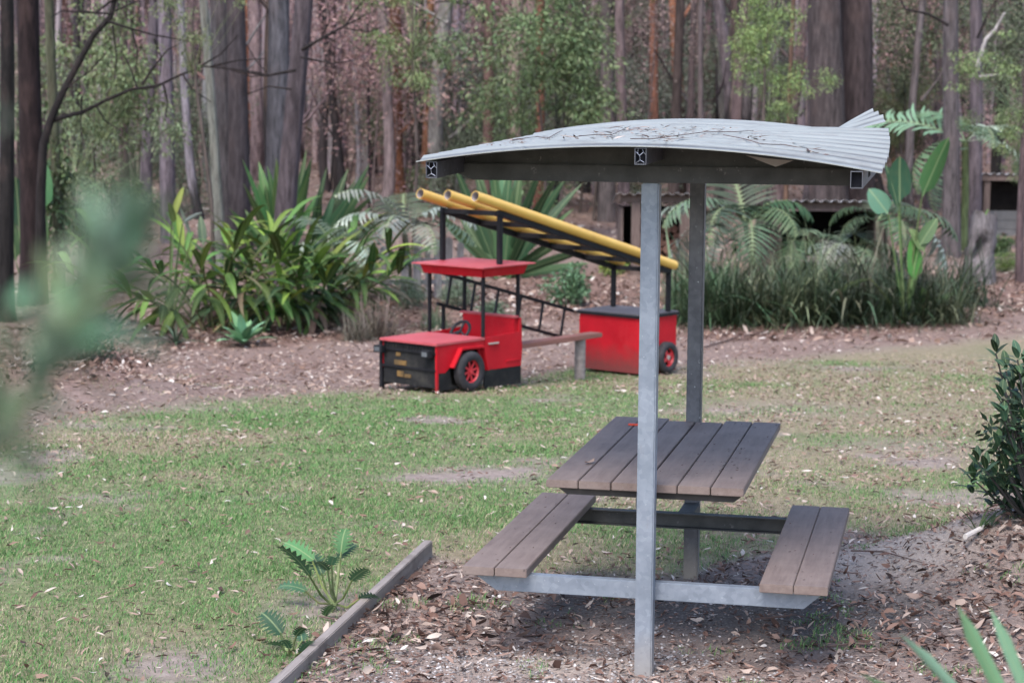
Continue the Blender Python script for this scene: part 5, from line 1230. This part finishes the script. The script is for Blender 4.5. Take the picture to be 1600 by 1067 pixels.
def stones(n):
    x, y, u = sample(n, 7.7, 11.5, .32); z = zones(x, y)
    pr = z['front']*np.clip(blob(x, y, 900, 1048, .8, .3)*1.3+blob(x, y, 1200, 960, .8, .5)*.22+.03, 0, 1)*np.clip(2.2*(fbm(x, y, .35)-.2), .1, 1); m = rng.random(n) < pr; x, y = x[m], y[m]; n = len(x)
    r = rng.uniform(.003, .012, n)[:, None]*np.array([[1, 1, .7]]); c = np.stack([x, y, gz(x, y)+.002], 1)
    o = np.array([(1, 0, 0), (-1, 0, 0), (0, 1, 0), (0, -1, 0), (0, 0, 1), (0, 0, -1)], float)
    V = c[:, None]+(o[None]*r[:, None])*rng.uniform(.6, 1.2, (n, 6, 1))+rng.normal(0, .001, (n, 6, 3)); b = np.arange(n)[:, None]*6
    Fq = np.concatenate([b+q for q in ([0, 2, 4], [2, 1, 4], [1, 3, 4], [3, 0, 4])], 0)
    link('gravel', npmesh('gravel', V.reshape(-1, 3), Fq), M['stones'], None, None, kind='stuff')
stones(110000)

# ------------------------------------------------------------------ bits on the roof and loose sticks
def roof_at(px, py):
    for Y in np.linspace(YF, YB, 140):
        q = atTY(px, py, Y)
        if q[2] <= zroof(q[0], Y)+.008: return q
    return q
def roof_world(q, dz=.0): return T(q[0], q[1], zroof(q[0], q[1])+.016+dz)
RT = [('long thin dark twig lying across the crest of the roof', [(985, 226), (1020, 224), (1060, 218), (1100, 213), (1150, 212), (1180, 209)]),
      ('kinked twig lying on the left slope of the roof', [(800, 225), (822, 222), (840, 219), (856, 222), (872, 212), (880, 208)]),
      ('slender twig angled down the middle of the roof', [(1130, 217), (1165, 224), (1190, 232), (1225, 233), (1255, 237), (1290, 242)]),
      ('short twig beside the leaf clump on the roof', [(905, 220), (930, 216), (955, 218), (985, 203)])]
for lab, pts in RT:
    W_ = [roof_world(roof_at(*p), .004+rnd.uniform(0, .008)) for p in pts]; o0 = W_[0]
    o = link('twig', MB().tube([tuple(p-o0) for p in W_], [.0019]*(len(W_)-1)+[.001], 5).mesh('twig'), M['twig']); o.location = o0; tag(o, lab, 'twig')
mbv, n0 = [], 0; tri = []
def scatter_roof():
    spots = [(940, 215, 14), (958, 218, 10), (1000, 210, 60), (1060, 208, 70), (880, 218, 50), (1040, 222, 12), (1180, 218, 14), (1240, 230, 30), (1270, 238, 26), (1110, 205, 60), (1000, 205, 50), (800, 228, 40), (1050, 214, 60)]
    L_, A_, C_ = [], [], []
    for k in range(520):
        sx_, sy_, r = spots[rnd.randrange(len(spots))]
        q = roof_at(sx_+rnd.gauss(0, r*.6), sy_+rnd.gauss(0, 4))
        if not (YF+.05 < q[1] < 1.9 and -.8 < q[0] < .8): continue
        c = roof_world(q, .003); a = rnd.uniform(0, 6.3)-YAW; L = rnd.choice((.012, .016, .02, .03, .04, .09)); Wd = min(.0045, L*rnd.uniform(.06, .25))
        ax = np.array([math.cos(a), math.sin(a), rnd.uniform(-.05, .2)])*L; s_ = np.array([-math.sin(a), math.cos(a), rnd.uniform(-.3, .5)])*Wd
        b = len(L_); L_.extend([c, c+ax*.4+s_, c+ax, c+ax*.4-s_]); A_.append((b, b+1, b+2, b+3))
    link('roof_litter', npmesh('roof_litter', np.array(L_), np.array(A_)), M['litter'], None, None, kind='stuff')
scatter_roof()
def leafthing(name, label, loc, rz, L, W, mat):
    me = MB().sheet([(x, y*w_, z) for x, w_, z in ((-L/2, .05, .012), (-L*.2, .9, .002), (L*.2, .8, .004), (L/2, .05, .016)) for y in (-W/2, 0, W/2)], 4, 3, .001).mesh(name)
    o = link(name, me, mat); o.location = loc; o.rotation_euler = (0, 0, rz); return tag(o, label, 'leaf')
leafthing('dry_leaf', 'curled pale dry leaf lying on the left of the table top', T(-.315, .42, .755), .9, .075, .03, M['litter_pale'])
def ground_stick(lab, pts, r):
    W_ = [G(*p)+[0, 0, r+.01] for p in pts]; o0 = W_[0]
    o = link('stick', MB().tube([tuple(p-o0) for p in W_], [r]*(len(W_)-1)+[r*.5], 6).mesh('stick', 0, True), M['twig']); o.location = o0; tag(o, lab, 'stick')
ground_stick('thin dark stick on the pale sand right of the seat', [(1330, 866), (1380, 868), (1440, 884)], .005)
ground_stick('short dark stick on the bare ground behind the right seat rail', [(1180, 975), (1215, 970), (1245, 968)], .006)
ground_stick('dark stick near the bottom right of the leaf bed', [(1290, 1016), (1330, 1012), (1365, 1014)], .006)
ground_stick('thin twig crossing the timber edging', [(500, 968), (540, 975), (580, 982)], .005)
ground_stick('pale stick lying on the lawn below the hut posts', [(1100, 545), (1150, 530), (1200, 520)], .012)
